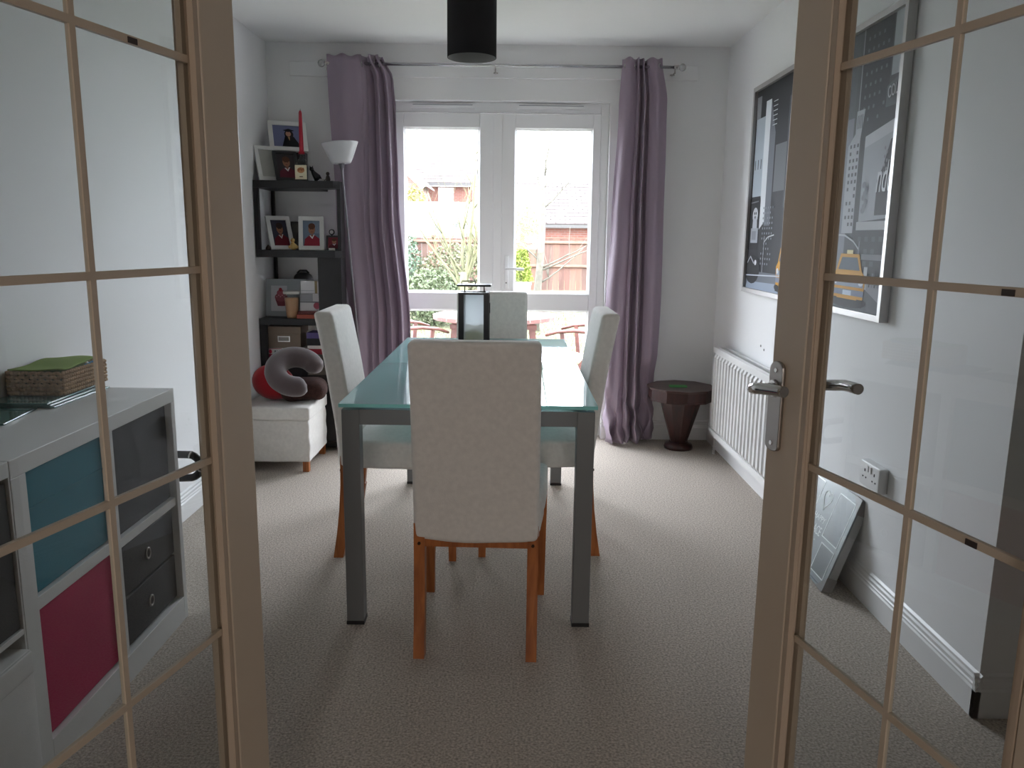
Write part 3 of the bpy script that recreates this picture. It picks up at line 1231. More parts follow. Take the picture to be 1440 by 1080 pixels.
m.lathe([(0.016, 0.12), (0.018, 0.15), (0.016, 0.19), (0.012, 0.20)], 12, (-0.05, RY0 - 0.02, 0))
m.build('valve', rw, rad)
for y in (RY0 + 0.2, RY1 - 0.2):
    m = MB()
    m.box(-0.017, -0.001, y - 0.02, y + 0.02, RZ0 + 0.05, RZ1 - 0.05)
    m.build('wall_bracket', rw, rad)
for dy, z, lab in ((0.0, 0.735, 'far grey screw plug in the wall above the radiator'), (-0.055, 0.722, 'near grey screw plug in the wall above the radiator, closer to the door')):
    m = MB()
    m.tube([(XR + 0.001, 4.02 + dy, z), (XR - 0.002, 4.02 + dy, z)], 0.006, 8)
    tag(m.build('wall_plug', mat('grey_plug', lin('7c7a78'), 0.6)), lab, 'wall plug', 'screw plugs above the radiator')

# ------------------------------------------------------------------ framed city posters on the right wall
alu = mat('brushed_aluminium', (0.50, 0.48, 0.47), 0.42, 0.7)


def poster(name, label, ynear, yfar, z0, z1, design):
    w_, h_ = yfar - ynear, z1 - z0
    # local x runs from far to near as seen by someone facing the wall, local -y out of the wall
    t = thing(name, label, 'framed poster', (XR, yfar, z0), (0, 0, -PI / 2), 'framed city street posters on the right wall')
    b, d = 0.022, 0.034
    for (xa, xb, za, zb) in ((0, w_, 0, b), (0, w_, h_ - b, h_), (0, b, b, h_ - b), (w_ - b, w_, b, h_ - b)):
        MB().box(xa, xb, -d, -0.004, za, zb).build('frame_bar', alu, t)
    MB().box(b, w_ - b, -0.016, -0.004, b, h_ - b).build('backing', blk_frame, t)
    p = Print()
    design(p, w_ - 2 * b, h_ - 2 * b)
    sh = p.build('print', t, (b, -0.0165, b))
    return t, sh, b


def windows(p, x0, x1, y0, y1, nx, ny, col, fx=0.5, fy=0.55, skew=0.0):
    for i in range(nx):
        for j in range(ny):
            if random.random() < 0.12:
                continue
            cx = x0 + (x1 - x0) * (i + 0.5) / nx
            cy = y0 + (y1 - y0) * (j + 0.5) / ny
            a, b = (x1 - x0) / nx * fx / 2, (y1 - y0) / ny * fy / 2
            s0 = skew * (cx - a - x0)
            s1 = skew * (cx + a - x0)
            p.poly([(cx - a, cy - b + s0), (cx + a, cy - b + s1), (cx + a, cy + b + s1), (cx - a, cy + b + s0)], col)
            p.k -= 1
    p.k += 1


def taxi(p, cx, cy, s, body='d79a1c', sq=1.0):
    n0 = len(p.v)
    p.ell(cx, cy - 0.42 * s, 0.62 * s, 0.14 * s, '2a2a2e')
    p.poly([(cx - 0.5 * s, cy - 0.38 * s), (cx + 0.5 * s, cy - 0.38 * s), (cx + 0.55 * s, cy + 0.08 * s), (cx + 0.42 * s, cy + 0.2 * s), (cx - 0.42 * s, cy + 0.2 * s), (cx - 0.55 * s, cy + 0.08 * s)], body)
    p.poly([(cx - 0.42 * s, cy + 0.2 * s), (cx + 0.42 * s, cy + 0.2 * s), (cx + 0.30 * s, cy + 0.55 * s), (cx - 0.30 * s, cy + 0.55 * s)], body)
    p.poly([(cx - 0.35 * s, cy + 0.22 * s), (cx + 0.35 * s, cy + 0.22 * s), (cx + 0.25 * s, cy + 0.48 * s), (cx - 0.25 * s, cy + 0.48 * s)], '5b636d')
    p.rect(cx - 0.10 * s, cx + 0.10 * s, cy + 0.55 * s, cy + 0.63 * s, 'e8d9a0')
    p.poly([(cx - 0.5 * s, cy - 0.12 * s), (cx + 0.5 * s, cy - 0.12 * s), (cx + 0.46 * s, cy + 0.0 * s), (cx - 0.46 * s, cy + 0.0 * s)], '9aa3b4')
    p.rect(cx - 0.52 * s, cx + 0.52 * s, cy - 0.30 * s, cy - 0.18 * s, '7f879a')
    p.rect(cx - 0.14 * s, cx + 0.14 * s, cy - 0.30 * s, cy - 0.20 * s, 'c9d4e4')
    for q in (-0.42, 0.42):
        p.ell(cx + q * s, cy - 0.02 * s, 0.08 * s, 0.07 * s, 'dfe4ea')
        p.rect(cx + q * s - 0.09 * s, cx + q * s + 0.09 * s, cy - 0.52 * s, cy - 0.36 * s, '151517')
    for i in range(n0, len(p.v)):
        x, y, z = p.v[i]
        p.v[i] = (x, y, cy + (z - cy) * sq)


def design_near(p, w, h):
    p.rect(0, w, 0, h, '55565c')
    p.rect(0.30 * w, w, 0.1 * h, h, '4a4b50')
    p.rect(0.0, 0.30 * w, 0.12 * h, 0.7 * h, '83868f')
    p.rect(0.0, 0.2 * w, 0.35 * h, 0.55 * h, '9ba2ae')
    # dark tower with lit windows, top
    p.rect(0.37 * w, 0.76 * w, 0.60 * h, h, '2f3036')
    windows(p, 0.40 * w, 0.74 * w, 0.66 * h, 0.98 * h, 5, 8, '6d6e74', 0.35, 0.3)
    p.line([(0.36 * w, 0.72 * h), (0.36 * w, h)], 0.008, 'a4a6aa')
    p.rect(0.78 * w, w, 0.80 * h, h, 'a3a8ac')
    p.poly([(0.74 * w, 0.70 * h), (w, 0.70 * h), (w, 0.80 * h), (0.74 * w, 0.77 * h)], '5e6066')
    p.rect(0.66 * w, w, 0.64 * h, 0.70 * h, '343539')
    # pale stepped tower
    p.poly([(0.24 * w, 0.28 * h), (0.42 * w, 0.28 * h), (0.42 * w, 0.62 * h), (0.46 * w, 0.72 * h), (0.34 * w, 0.72 * h), (0.34 * w, 0.64 * h), (0.24 * w, 0.60 * h)], 'b3b5bb')
    windows(p, 0.26 * w, 0.42 * w, 0.30 * h, 0.61 * h, 3, 12, '3a3b41', 0.5, 0.5)
    windows(p, 0.35 * w, 0.44 * w, 0.65 * h, 0.71 * h, 4, 1, '3a3b41', 0.4, 0.8)
    p.rect(0.42 * w, 0.52 * w, 0.26 * h, 0.62 * h, '2d2d33')
    # billboard
    p.poly([(0.50 * w, 0.58 * h), (w, 0.62 * h), (w, 0.66 * h), (0.50 * w, 0.62 * h)], 'c2c3c8')
    p.poly([(0.50 * w, 0.32 * h), (w, 0.33 * h), (w, 0.62 * h), (0.50 * w, 0.58 * h)], 'a9abb2')
    p.poly([(0.72 * w, 0.34 * h), (w, 0.34 * h), (w, 0.60 * h), (0.86 * w, 0.59 * h), (0.78 * w, 0.50 * h), (0.72 * w, 0.46 * h)], '403c42')
    for k in range(7):
        p.ell((0.55 + 0.018 * (k % 3)) * w, (0.36 + 0.015 * k) * h, 0.03 * w, 0.012 * h, '7d7f86', 8)
        p.ell((0.80 + 0.03 * (k % 2)) * w, (0.48 + 0.014 * k) * h, 0.012 * w, 0.007 * h, '8d8a90', 6)
    p.rect(0.48 * w, w, 0.29 * h, 0.32 * h, 'b9babd')
    p.rect(0.48 * w, w, 0.14 * h, 0.29 * h, '38383d')
    windows(p, 0.5 * w, w, 0.15 * h, 0.28 * h, 5, 3, '56575d', 0.5, 0.4)
    p.rect(0.60 * w, w, 0.185 * h, 0.205 * h, '85868a')
    p.line([(0.18 * w, 0.275 * h), (0.32 * w, 0.272 * h), (0.46 * w, 0.25 * h), (0.55 * w, 0.222 * h)], 0.007, 'c4c7cb')
    p.line([(0.555 * w, 0.06 * h), (0.555 * w, 0.25 * h)], 0.009, '8f9298')
    # street
    p.rect(0, w, 0, 0.10 * h, '55565c')
    p.poly([(0.60 * w, 0.10 * h), (w, 0.03 * h), (w, 0.10 * h)], '8a8b90')
    p.rect(0.66 * w, 0.71 * w, 0.08 * h, 0.16 * h, 'bfc1c6')
    for k in range(6):
        p.rect((0.74 + 0.04 * k) * w, (0.76 + 0.04 * k) * w, 0.09 * h, (0.13 + 0.01 * (k % 3)) * h, '6e6f76' if k % 2 else '222327')
    for i in range(4, len(p.v)):
        x, y, z = p.v[i]
        p.v[i] = (min(w, 0.19 * w + 0.86 * x), y, z)
    p.rect(0, 0.195 * w, 0.10 * h, 0.6 * h, '8b8f98')
    taxi(p, 0.565 * w, 0.105 * h, 0.27, sq=0.66)
    p.poly([(0.14 * w, 0.0), (0.20 * w, 0.065 * h), (0.32 * w, 0.0)], 'b4bcc4')
    p.poly([(0.17 * w, 0.0), (0.205 * w, 0.048 * h), (0.29 * w, 0.0)], '6a6c72')


def design_far(p, w, h):
    p.rect(0, w, 0, h, '2e2f33')
    p.rect(0, 0.12 * w, 0.86 * h, 0.97 * h, '86888c')
    p.rect(0.02 * w, 0.25 * w, 0.47 * h, 0.86 * h, 'aeb8c2')
    windows(p, 0.02 * w, 0.24 * w, 0.60 * h, 0.66 * h, 3, 1, '43464c', 0.25, 0.8)
    p.poly([(0.25 * w, 0.30 * h), (0.38 * w, 0.34 * h), (0.38 * w, 0.93 * h), (0.25 * w, 0.93 * h)], 'dfe3e8')
    p.poly([(0.38 * w, 0.32 * h), (0.52 * w, 0.32 * h), (0.52 * w, 0.76 * h), (0.38 * w, 0.93 * h)], '6f737c')
    p.rect(0.55 * w, 0.80 * w, 0.48 * h, 0.70 * h, '6c6f74')
    p.rect(0.80 * w, w, 0.40 * h, 0.9 * h, '4d4f54')
    windows(p, 0.82 * w, w, 0.42 * h, 0.88 * h, 3, 9, '8b8d92', 0.5, 0.4)
    for k in range(6):
        p.line([(0.44 * w, (0.80 + 0.022 * k) * h), (0.54 * w, (0.80 + 0.022 * k) * h)], 0.004, 'c8ccd0')
    p.rect(0.0, 0.26 * w, 0.20 * h, 0.46 * h, '232327')
    p.line([(0.02 * w, 0.44 * h), (0.22 * w, 0.445 * h)], 0.006, '77797e')
    # a round sign with three dots over a pale board
    p.ell(0.15 * w, 0.375 * h, 0.07 * w, 0.04 * h, 'c9ccd2')
    p.poly([(0.09 * w, 0.31 * h), (0.21 * w, 0.31 * h), (0.20 * w, 0.37 * h), (0.10 * w, 0.37 * h)], 'bcc0c8')
    for a, b in ((0.13, 0.385), (0.17, 0.385), (0.15, 0.365)):
        p.ell(a * w, b * h, 0.014 * w, 0.008 * h, '34353a', 8)
    p.rect(0.06 * w, 0.25 * w, 0.235 * h, 0.31 * h, 'a9adb6')
    p.rect(0.09 * w, 0.20 * w, 0.25 * h, 0.295 * h, '8c9098')
    windows(p, 0.34 * w, 0.62 * w, 0.12 * h, 0.42 * h, 5, 12, '8d939b', 0.4, 0.4)
    p.line([(0.42 * w, 0.06 * h), (0.43 * w, 0.27 * h)], 0.007, 'aeb2b8')
    p.line([(0.43 * w, 0.24 * h), (0.52 * w, 0.265 * h), (0.66 * w, 0.275 * h)], 0.006, 'c9ccd0')
    p.rect(0, w, 0, 0.09 * h, '6b7079')
    p.poly([(0, 0), (w, 0), (w, 0.045 * h), (0.05 * w, 0.035 * h)], '97a3b4')
    p.ell(0.16 * w, 0.10 * h, 0.2 * w, 0.075 * h, '222226')
    p.line([(0.02 * w, 0.13 * h), (0.10 * w, 0.165 * h), (0.2 * w, 0.13 * h)], 0.008, 'b0b5bd')
    p.ell(0.24 * w, 0.135 * h, 0.03 * w, 0.014 * h, 'd3d6da', 8)
    taxi(p, 0.93 * w, 0.11 * h, 0.19)
    p.line([(0, 0.066 * h), (w, 0.085 * h)], 0.006, 'c8ced8')


pt, sh, b = poster('city_poster', 'tall silver framed city poster above the radiator, a white tower at its left', 3.64, 4.315, 0.995, 2.035, design_far)
pt2, sh2, b = poster('city_poster', 'tall silver framed city poster behind the right door glass, yellow taxi in the street', 2.675, 3.37, 0.995, 2.03, design_near)
pale = mat('pale_ink', lin('c3c4c9'), 0.5)
lettering('ndo', 0.15, pale, pt2, (0.545, -0.0195, 0.437), shear=0.25, xs=0.52, align='LEFT')
lettering('COL', 0.055, pale, pt2, (0.575, -0.0195, 0.742), (PI / 2, -0.12, 0), xs=0.62, align='LEFT')

# ------------------------------------------------------------------ double socket
sk = thing('wall_socket', 'white double plug socket low on the right wall', 'socket', (XR, 2.64, 0.468))
m = MB().rbox((-0.016, 0, 0), (0.016, 0.0735, 0.0445), 0.006, 2)
m.build('back_box', trim_m, sk)
for sy in (-1, 1):
    m = MB()
    yy = sy * 0.036
    m.box(-0.0328, -0.031, yy - 0.003, yy + 0.003, 0.008, 0.018)
    m.box(-0.0328, -0.031, yy - 0.015, yy - 0.008, -0.014, -0.009)
    m.box(-0.0328, -0.031, yy + 0.008, yy + 0.015, -0.014, -0.009)
    m.build('socket_hole', dark_m, sk)
for yy in (-0.008, 0.012):
    MB().box(-0.036, -0.031, yy - 0.006, yy + 0.006, 0.012, 0.034).build('switch', trim_m, sk)

# ------------------------------------------------------------------ wrapped collage frame leaning on the right wall
Lx = 1.15
ang = math.atan2(XR - Lx - 0.006, 0.34)
lf = thing('collage_frame', 'silver collage photo frame in clear wrap leaning against the right wall', 'photo frame', (Lx, 3.29, 0.004), (-ang, 0, -PI / 2))
Wf, Hf = 0.57, 0.365
grey_card = mat('grey_card', lin('8e8a88'), 0.8)
silver_mount = mat('silver_mount', lin('8b9294'), 0.6)
photo_void = mat('grey_photo_slot', lin('5d6366'), 0.5)
wline = mat('white_mount_line', lin('eef0f0'), 0.4)
MB().box(0, Wf, 0.0, 0.030, 0, Hf).build('backing', mat('silver_frame_side', lin('b4b4b2'), 0.35, 0.3), lf, bevel=0.002)
m = MB()
for (a, b_, c, d) in ((0, Wf, 0, 0.008), (0, Wf, Hf - 0.008, Hf), (0, 0.008, 0.008, Hf - 0.008), (Wf - 0.008, Wf, 0.008, Hf - 0.008)):
    m.box(a, b_, -0.006, 0.0, c, d)
m.build('frame_rim', silver_mount, lf)
MB().box(0.008, Wf - 0.008, -0.001, 0.0, 0.008, Hf - 0.008).build('mount', silver_mount, lf)
slots = [(0.40, 0.53, 0.16, 0.335), (0.42, 0.53, 0.03, 0.135), (0.06, 0.25, 0.20, 0.335), (0.06, 0.25, 0.03, 0.17)]
for a, b_, c, d in slots:
    m = MB()
    m.box(a, b_, -0.0016, -0.001, c, d)
    o = m.build('photo_slot', photo_void, lf)
    m = MB()
    e = 0.004
    m.box(a - e, b_ + e, -0.0024, -0.001, c - e, c).box(a - e, b_ + e, -0.0024, -0.001, d, d + e)
    m.box(a - e, a, -0.0024, -0.001, c, d).box(b_, b_ + e, -0.0024, -0.001, c, d)
    m.build('slot_border', wline, o)
m = MB()
hp = []
for k in range(33):
    t_ = 2 * PI * k / 32
    hp.append((0.325 + 0.0022 * 16 * math.sin(t_) ** 3, -0.002, 0.285 + 0.0026 * (13 * math.cos(t_) - 5 * math.cos(2 * t_) - 2 * math.cos(3 * t_) - math.cos(4 * t_))))
m.tube(hp, 0.0022, 5, caps=False)
m.build('heart_outline', wline, lf)
lettering('HAPPY', 0.034, wline, lf, (0.325, -0.0016, 0.195), name='lettering')
lettering('PLACE', 0.05, wline, lf, (0.325, -0.0016, 0.145), xs=0.75)
for k, (tx, z) in enumerate((('our', 0.11), ('family', 0.072), ('love', 0.035))):
    lettering(tx, 0.036, mat('faint_mount_ink', lin('c2c9c8'), 0.4), lf, (0.33, -0.0016, z), shear=0.3)
for cx, cz, sx, sz in ((Wf, Hf, -1, -1), (Wf, 0, -1, 1), (0, Hf, 1, -1), (0, 0, 1, 1)):
    m = MB()
    s_ = 0.055
    tri = [(cx - sx * 0.001, cz - sz * 0.001), (cx + sx * s_, cz - sz * 0.001), (cx - sx * 0.001, cz + sz * s_)]
    if sx * sz < 0:
        tri = tri[::-1]
    m.prism(tri, -0.008, -0.0065, 'Y')
    xa, xb = sorted((cx - sx * 0.003, cx - sx * 0.001))
    za, zb = sorted((cz, cz + sz * s_))
    m.box(xa, xb, -0.008, 0.031, za, zb)
    za, zb = sorted((cz - sz * 0.003, cz - sz * 0.001))
    xa, xb = sorted((cx, cx + sx * s_))
    m.box(xa, xb, -0.008, 0.031, za, zb)
    m.build('corner_protector', grey_card, lf)
MB().box(-0.002, Wf + 0.002, -0.0092, -0.0086, -0.002, Hf + 0.002).build('clear_wrap', glass_mat('clear_wrap', (0.96, 0.97, 0.97), 0.6, 0.2), lf)
m = MB()
m.tube([(0.02, -0.004, Hf + 0.002), (Wf * 0.5, -0.006, Hf + 0.006)], 0.004, 6)
m.ball((0.055, -0.004, Hf + 0.008), 0.010, 8)
m.build('wrap_fold', mat('wrap_crease', (0.75, 0.77, 0.78), 0.15), lf)

# ------------------------------------------------------------------ octagonal side table
st = thing('side_table', 'dark wooden many-sided side table on a tapered pedestal in the corner', 'side table', (1.035, 4.75, 0))
mah = wood_mat('dark_mahogany', '2a1614', '45241f', 0.35, 'Z', 4, 0.2)
mah_top = wood_mat('dark_mahogany_top', '3a2522', '51352f', 0.4, 'X', 4, 0.1)


def ngon(r, n, ph=0.0):
    return [(r * math.cos(2 * PI * k / n + ph), r * math.sin(2 * PI * k / n + ph)) for k in range(n)]


m = MB()
m.prism(ngon(0.207, 10, 0.31), 0.375, 0.388)
m.build('tabletop', mah_top, st, bevel=0.003)
for k in range(10):
    a0, a1 = 2 * PI * k / 10 + 0.31, 2 * PI * (k + 1) / 10 + 0.31
    r0, r1 = 0.178, 0.196
    m = MB()
    q = 0.012
    p0, p1 = (r1 * math.cos(a0), r1 * math.sin(a0)), (r1 * math.cos(a1), r1 * math.sin(a1))
    s0, s1 = (r0 * math.cos(a0), r0 * math.sin(a0)), (r0 * math.cos(a1), r0 * math.sin(a1))
    m.hexa([(p0[0], p0[1], 0.315), (p1[0], p1[1], 0.315), (s1[0], s1[1], 0.315), (s0[0], s0[1], 0.315),
            (p0[0], p0[1], 0.375), (p1[0], p1[1], 0.375), (s1[0], s1[1], 0.375), (s0[0], s0[1], 0.375)])
    m.build('rim_panel', mah, st)
MB().prism(ngon(0.199, 10, 0.31), 0.308, 0.315).build('rim_moulding', mah, st)
m = MB()
n = 10
V = [(*p, 0.308) for p in ngon(0.128, n, 0.31)] + [(*p, 0.045) for p in ngon(0.052, n, 0.31)]
m.add(V, [tuple(range(n)), tuple(range(2 * n - 1, n - 1, -1))] + [(n + i, n + (i + 1) % n, (i + 1) % n, i) for i in range(n)])
m.build('pedestal', mah, st)
MB().lathe([(0.085, 0), (0.088, 0.012), (0.082, 0.028), (0.060, 0.036), (0.056, 0.046)], 28).build('base', mah, st)
m = MB()
m.add([(-0.055, -0.03, 0.389), (0.05, -0.036, 0.389), (0.058, 0.028, 0.389), (-0.05, 0.03, 0.389), (-0.055, -0.03, 0.393), (0.05, -0.036, 0.393), (0.058, 0.028, 0.393), (-0.05, 0.03, 0.393)],
      [(3, 2, 1, 0), (4, 5, 6, 7), (0, 1, 5, 4), (1, 2, 6, 5), (2, 3, 7, 6), (3, 0, 4, 7)])
o = m.build('paper_pad', mat('green_paper', lin('3f9a4c'), 0.7))
o.location = (1.01, 4.73, 0)
tag(o, 'small green paper pad lying on the dark side table', 'paper')

# ------------------------------------------------------------------ white cube unit by the left wall
KX0, KX1 = XL + 0.018, -1.078
ku = thing('cube_unit', 'white two by two cube shelf unit with teal, pink and black boxes', 'shelf unit', ((KX0 + KX1) / 2, 2.07, 0))
kx = (KX1 - KX0) / 2


def kb(name, y0, y1, z0, z1, parent=ku, mm=white_lam, cyy=2.07, dx=0.0):
    return MB().box(-kx, kx - dx, y0 - cyy, y1 - cyy, z0, z1).build(name, mm, parent, bevel=0.0015)


kb('side_panel', 1.648, 1.702, 0, 0.738)
kb('side_panel', 2.466, 2.492, 0, 0.738)
kb('top_panel', 1.648, 2.492, 0.738, 0.78)
kb('bottom_panel', 1.702, 2.466, 0.0, 0.08)
kb('divider', 2.060, 2.098, 0.08, 0.738, dx=0.004)
kb('shelf', 1.702, 2.060, 0.405, 0.437, dx=0.006)
kb('shelf', 2.098, 2.466, 0.398, 0.425, dx=0.006)


def fabric_box(label, y0, y1, z0, z1, colr, xfront, bulge=0.003, depth=0.34):
    t = thing('storage_box', label, 'storage box', ((xfront - depth / 2), (y0 + y1) / 2, z0), group='fabric boxes in the white cube units')
    mm = mat('cloth_' + colr, lin(colr), 0.9, var=0.06, scale=8, bump=0.2, bscale=500)
    hy_, hz_ = (y1 - y0) / 2, (z1 - z0) / 2

    def fn(p):
        if p.x > 0:
            k = (1 - (p.y / hy_) ** 2) * (1 - (p.z / hz_) ** 2)
            return (p.x + bulge * k + 0.0015 * mnoise.noise(Vector((p.y * 9, p.z * 9, 2))), p.y, p.z)
        return p
    MB().rbox((0, 0, hz_), (depth / 2, hy_, hz_), 0.006, 7, fn).build('body', mm, t)
    return t, mm


t, mm = fabric_box('teal fabric box in the upper left cube', 1.706, 2.056, 0.438, 0.734, '0b7182', -1.094)
MB().box(0.1715, 0.1745, -0.172, 0.172, 0.205, 0.209).build('fold_seam', mm, t)
t, mm = fabric_box('bright pink fabric box in the lower left cube', 1.706, 2.056, 0.081, 0.401, 'b0184f', -1.092)
t, mm = fabric_box('black fabric box in the upper right cube', 2.102, 2.462, 0.426, 0.734, '141417', -1.096)
di = thing('drawer_insert', 'black two drawer insert with ring pulls in the lower right cube', 'drawers', (-1.28, 2.282, 0.081))
blkfab = mat('black_drawer_cloth', lin('121215'), 0.8, bump=0.15, bscale=400)
m = MB()
m.box(-0.16, 0.155, -0.181, -0.176, 0, 0.312).box(-0.16, 0.155, 0.176, 0.181, 0, 0.312).box(-0.16, 0.155, -0.176, 0.176, 0.307, 0.312).box(-0.16, 0.155, -0.176, 0.176, 0, 0.005).box(-0.16, -0.155, -0.176, 0.176, 0.005, 0.307)
m.box(-0.155, 0.155, -0.176, 0.176, 0.153, 0.157)
m.build('carcass', blkfab, di)
for z0, z1 in ((0.006, 0.152), (0.158, 0.306)):
    d = MB().rbox((0.02, 0, (z0 + z1) / 2), (0.165, 0.175, (z1 - z0) / 2), 0.004, 2).build('drawer', blkfab, di)
    n = 18
    zc = (z0 + z1) / 2
    m = MB()
    m.tube([(0.1875, -0.01 + 0.013 * math.cos(2 * PI * k / n), zc + 0.016 * math.sin(2 * PI * k / n)) for k in range(n + 1)], 0.0032, 6, caps=False)
    m.build('ring_pull', steel_m, d)

# second, nearer unit
k2 = thing('cube_unit', 'white narrow shelf unit nearest the left door, grey box over a white box', 'shelf unit', ((KX0 + KX1) / 2, 1.42, 0))
for a in ((1.640, 1.645, 0, 0.745), (1.20, 1.213, 0, 0.745)):
    kb('side_panel', *a, parent=k2, cyy=1.42)
kb('top_panel', 1.20, 1.645, 0.745, 0.78, parent=k2, cyy=1.42)
kb('shelf', 1.213, 1.640, 0.383, 0.396, parent=k2, cyy=1.42)
kb('bottom_panel', 1.213, 1.640, 0.03, 0.05, parent=k2, cyy=1.42)
t, mm = fabric_box('dark grey fabric box in the upper cube of the nearest unit', 1.216, 1.638, 0.397, 0.735, '363432', -1.082)
m = MB()
n = 16
t, mm = fabric_box('white fabric box sagging open in the lower cube of the nearest unit', 1.222, 1.634, 0.051, 0.352, 'd6d5d2', -1.062, 0.008)
MB().rbox((0.172, 0, 0.275), (0.004, 0.198, 0.026), 0.003, 3).build('rim_band', mm, t)

# glass placemats, basket and napkins on the cube unit
pm = glass_mat('placemat_glass', (0.55, 0.75, 0.70), 1.2)
pedge = mat('placemat_edge', lin('2f5a55'), 0.2)
tgl = bpy.data.materials.new('green_placemat_glass')
tgl.use_nodes = True
pbn = tgl.node_tree.nodes['Principled BSDF']
pbn.inputs['Base Color'].default_value = (*lin('5d8a84'), 1)
pbn.inputs['Roughness'].default_value = 0.1
pbn.inputs['Transmission Weight'].default_value = 0.35
PLL = ('lowest of the stacked green glass placemats under the basket', 'middle one of the stacked green glass placemats under the basket', 'top one of the stacked green glass placemats under the basket')
for k in range(3):
    x1_ = -1.275 - 0.010 * k
    m = MB()
    m.cur = 0
    m.box(-0.085, 0.085, -0.155, 0.155, 0, 0.0048)
    pmk = tag(m.build('placemat', tgl, bevel=0.001), PLL[k], 'placemat', 'glass placemats under the basket')
    pmk.location = (x1_ - 0.085, 2.325 - 0.006 * k, 0.7805 + 0.0056 * k)
    pmk.rotation_euler = (0, 0, 0.02 * k)
m = MB().box(-0.075, 0.075, -0.1, 0.1, 0, 0.0048)
pmk = tag(m.build('placemat', tgl, bevel=0.001), 'green glass placemat lying alone left of the placemat stack', 'placemat', 'glass placemats under the basket')
pmk.location = (-1.375, 2.05, 0.7805)
pmk.rotation_euler = (0, 0, 0.15)

bk = thing('wicker_basket', 'low woven wicker basket holding green napkins on the cube unit', 'basket', (-1.378, 2.385, 0.798))
wick = mat('pale_wicker', lin('b99a75'), 0.8, var=0.3, scale=60)
BX, BY, BH = 0.078, 0.125, 0.070
for side in range(4):
    m = MB()
    Ls = 2 * (BY if side % 2 else BX)
    nb = int(Ls / 0.011)
    for r in range(6):
        z = 0.006 + r * 0.0118
        for k in range(nb):
            t0 = -Ls / 2 + Ls * (k + 0.5) / nb
            dz = 0.004 if (r + k) % 2 else -0.004
            def P3(tt, out, zz):
                if side == 0:
                    return (tt, -BY - out, zz)
                if side == 1:
                    return (BX + out, tt, zz)
                if side == 2:
                    return (-tt, BY + out, zz)
                return (-BX - out, -tt, zz)
            e = 0.0072
            dip = 0.0
            m.tube([P3(t0 - e, 0, z - dz - dip), P3(t0, 0.0035, z - dip), P3(t0 + e, 0, z + dz - dip)], [0.003, 0.0062, 0.003], 6)
    o = m.build('woven_side', wick, bk)
m = MB()
m.box(-BX + 0.002, BX - 0.002, -BY + 0.002, BY - 0.002, 0, 0.005)
m.build('base', wick, bk)


def napkin(label, loc, sx, sy, colr, amp, seed, rot=0.0, th=0.004):
    m = MB()
    n1, n2 = 18, 18
    V = []
    for i in range(n1 + 1):
        for j in range(n2 + 1):
            x, y = -sx + 2 * sx * i / n1, -sy + 2 * sy * j / n2
            z = amp * (0.5 * math.sin(y * 26 + seed) + 0.5 * math.sin(x * 30 + seed * 2)) + amp * mnoise.noise(Vector((x * 12, y * 12, seed)))
            V.append((x, y, z))
    Fs = [(i * (n2 + 1) + j, (i + 1) * (n2 + 1) + j, (i + 1) * (n2 + 1) + j + 1, i * (n2 + 1) + j + 1) for i in range(n1) for j in range(n2)]
    m.add(V, Fs, True)
    o = m.build('napkin', mat('cloth_' + colr, lin(colr), 0.9, bump=0.2, bscale=400), merge=False)
    so = o.modifiers.new('thickness', 'SOLIDIFY')
    so.thickness = th
    o.location = loc
    o.rotation_euler = (0, 0, rot)
    return tag(o, label, 'napkin', 'green napkins in the wicker basket')


napkin('dark olive napkin lowest in the wicker basket', (-1.378, 2.385, 0.842), 0.068, 0.112, '39452b', 0.003, 2.0, th=0.012)
napkin('moss green napkin in the wicker basket beneath the bright green one', (-1.376, 2.39, 0.858), 0.070, 0.114, '5b6f35', 0.004, 1.1, th=0.006)
napkin('bright green napkin on top of the wicker basket', (-1.380, 2.375, 0.876), 0.074, 0.118, '7c9440', 0.006, 0.3, 0.04)
m = MB().box(-0.003, 0.0, -0.04, 0.04, -0.006, 0.012)
o = tag(m.build('packet', mat('blue_packet', lin('3f7fae'), 0.4)), 'small blue packet sticking out by the basket edge', 'packet')
o.location = (-1.3045, 2.44, 0.860)
o.rotation_euler = (0.1, 0.2, 0)

# black hose loop past the end of the unit
ho = thing('hose', 'black bent hose with silver bands looping out past the white cube unit', 'hose', (0, 2.56, 0))
m = MB()
pth = [(XL + 0.004, 0, 0.542), (-1.2, 0, 0.543), (-1.10, 0, 0.541)]
for k in range(1, 12):
    an = PI / 2 - PI * k / 12
    pth.append((-1.076 + 0.043 * math.cos(an), 0, 0.501 + 0.041 * math.sin(an)))
pth += [(-1.09, 0, 0.460), (-1.2, 0, 0.457), (XL + 0.004, 0, 0.457)]
m.tube(pth, 0.0128, 12)
m.build('tube', mat('black_rubber', lin('1b1b1f'), 0.35), ho)
for q in (3, 9):
    a_, b_ = Vector(pth[q]), Vector(pth[q + 1])
    d_ = (b_ - a_).normalized() * 0.003
    MB().tube([a_ - d_, a_ + d_], 0.0136, 12).build('silver_band', chrome_m, ho)
m = MB()
for z in (0.542, 0.457):
    m.tube([(XL + 0.001, 0, z), (XL + 0.006, 0, z)], 0.018, 12)
m.build('wall_fixing', blk_m, ho)

# ------------------------------------------------------------------ dark zigzag corner shelf
cs = thing('corner_shelf', 'black brown zigzag corner shelf full of framed photos and boxes', 'shelf', (XL, YB, 0))
XS = XL


def shelf_board(z0, z1):
    pts = [(0.004, -0.365), (0.455, -0.365), (0.487, -0.33), (0.487, -0.225), (0.345, -0.225), (0.345, -0.006), (0.004, -0.006)]
    MB().prism(pts, z0, z1).build('shelf_board', blackbrown, cs, bevel=0.0015)


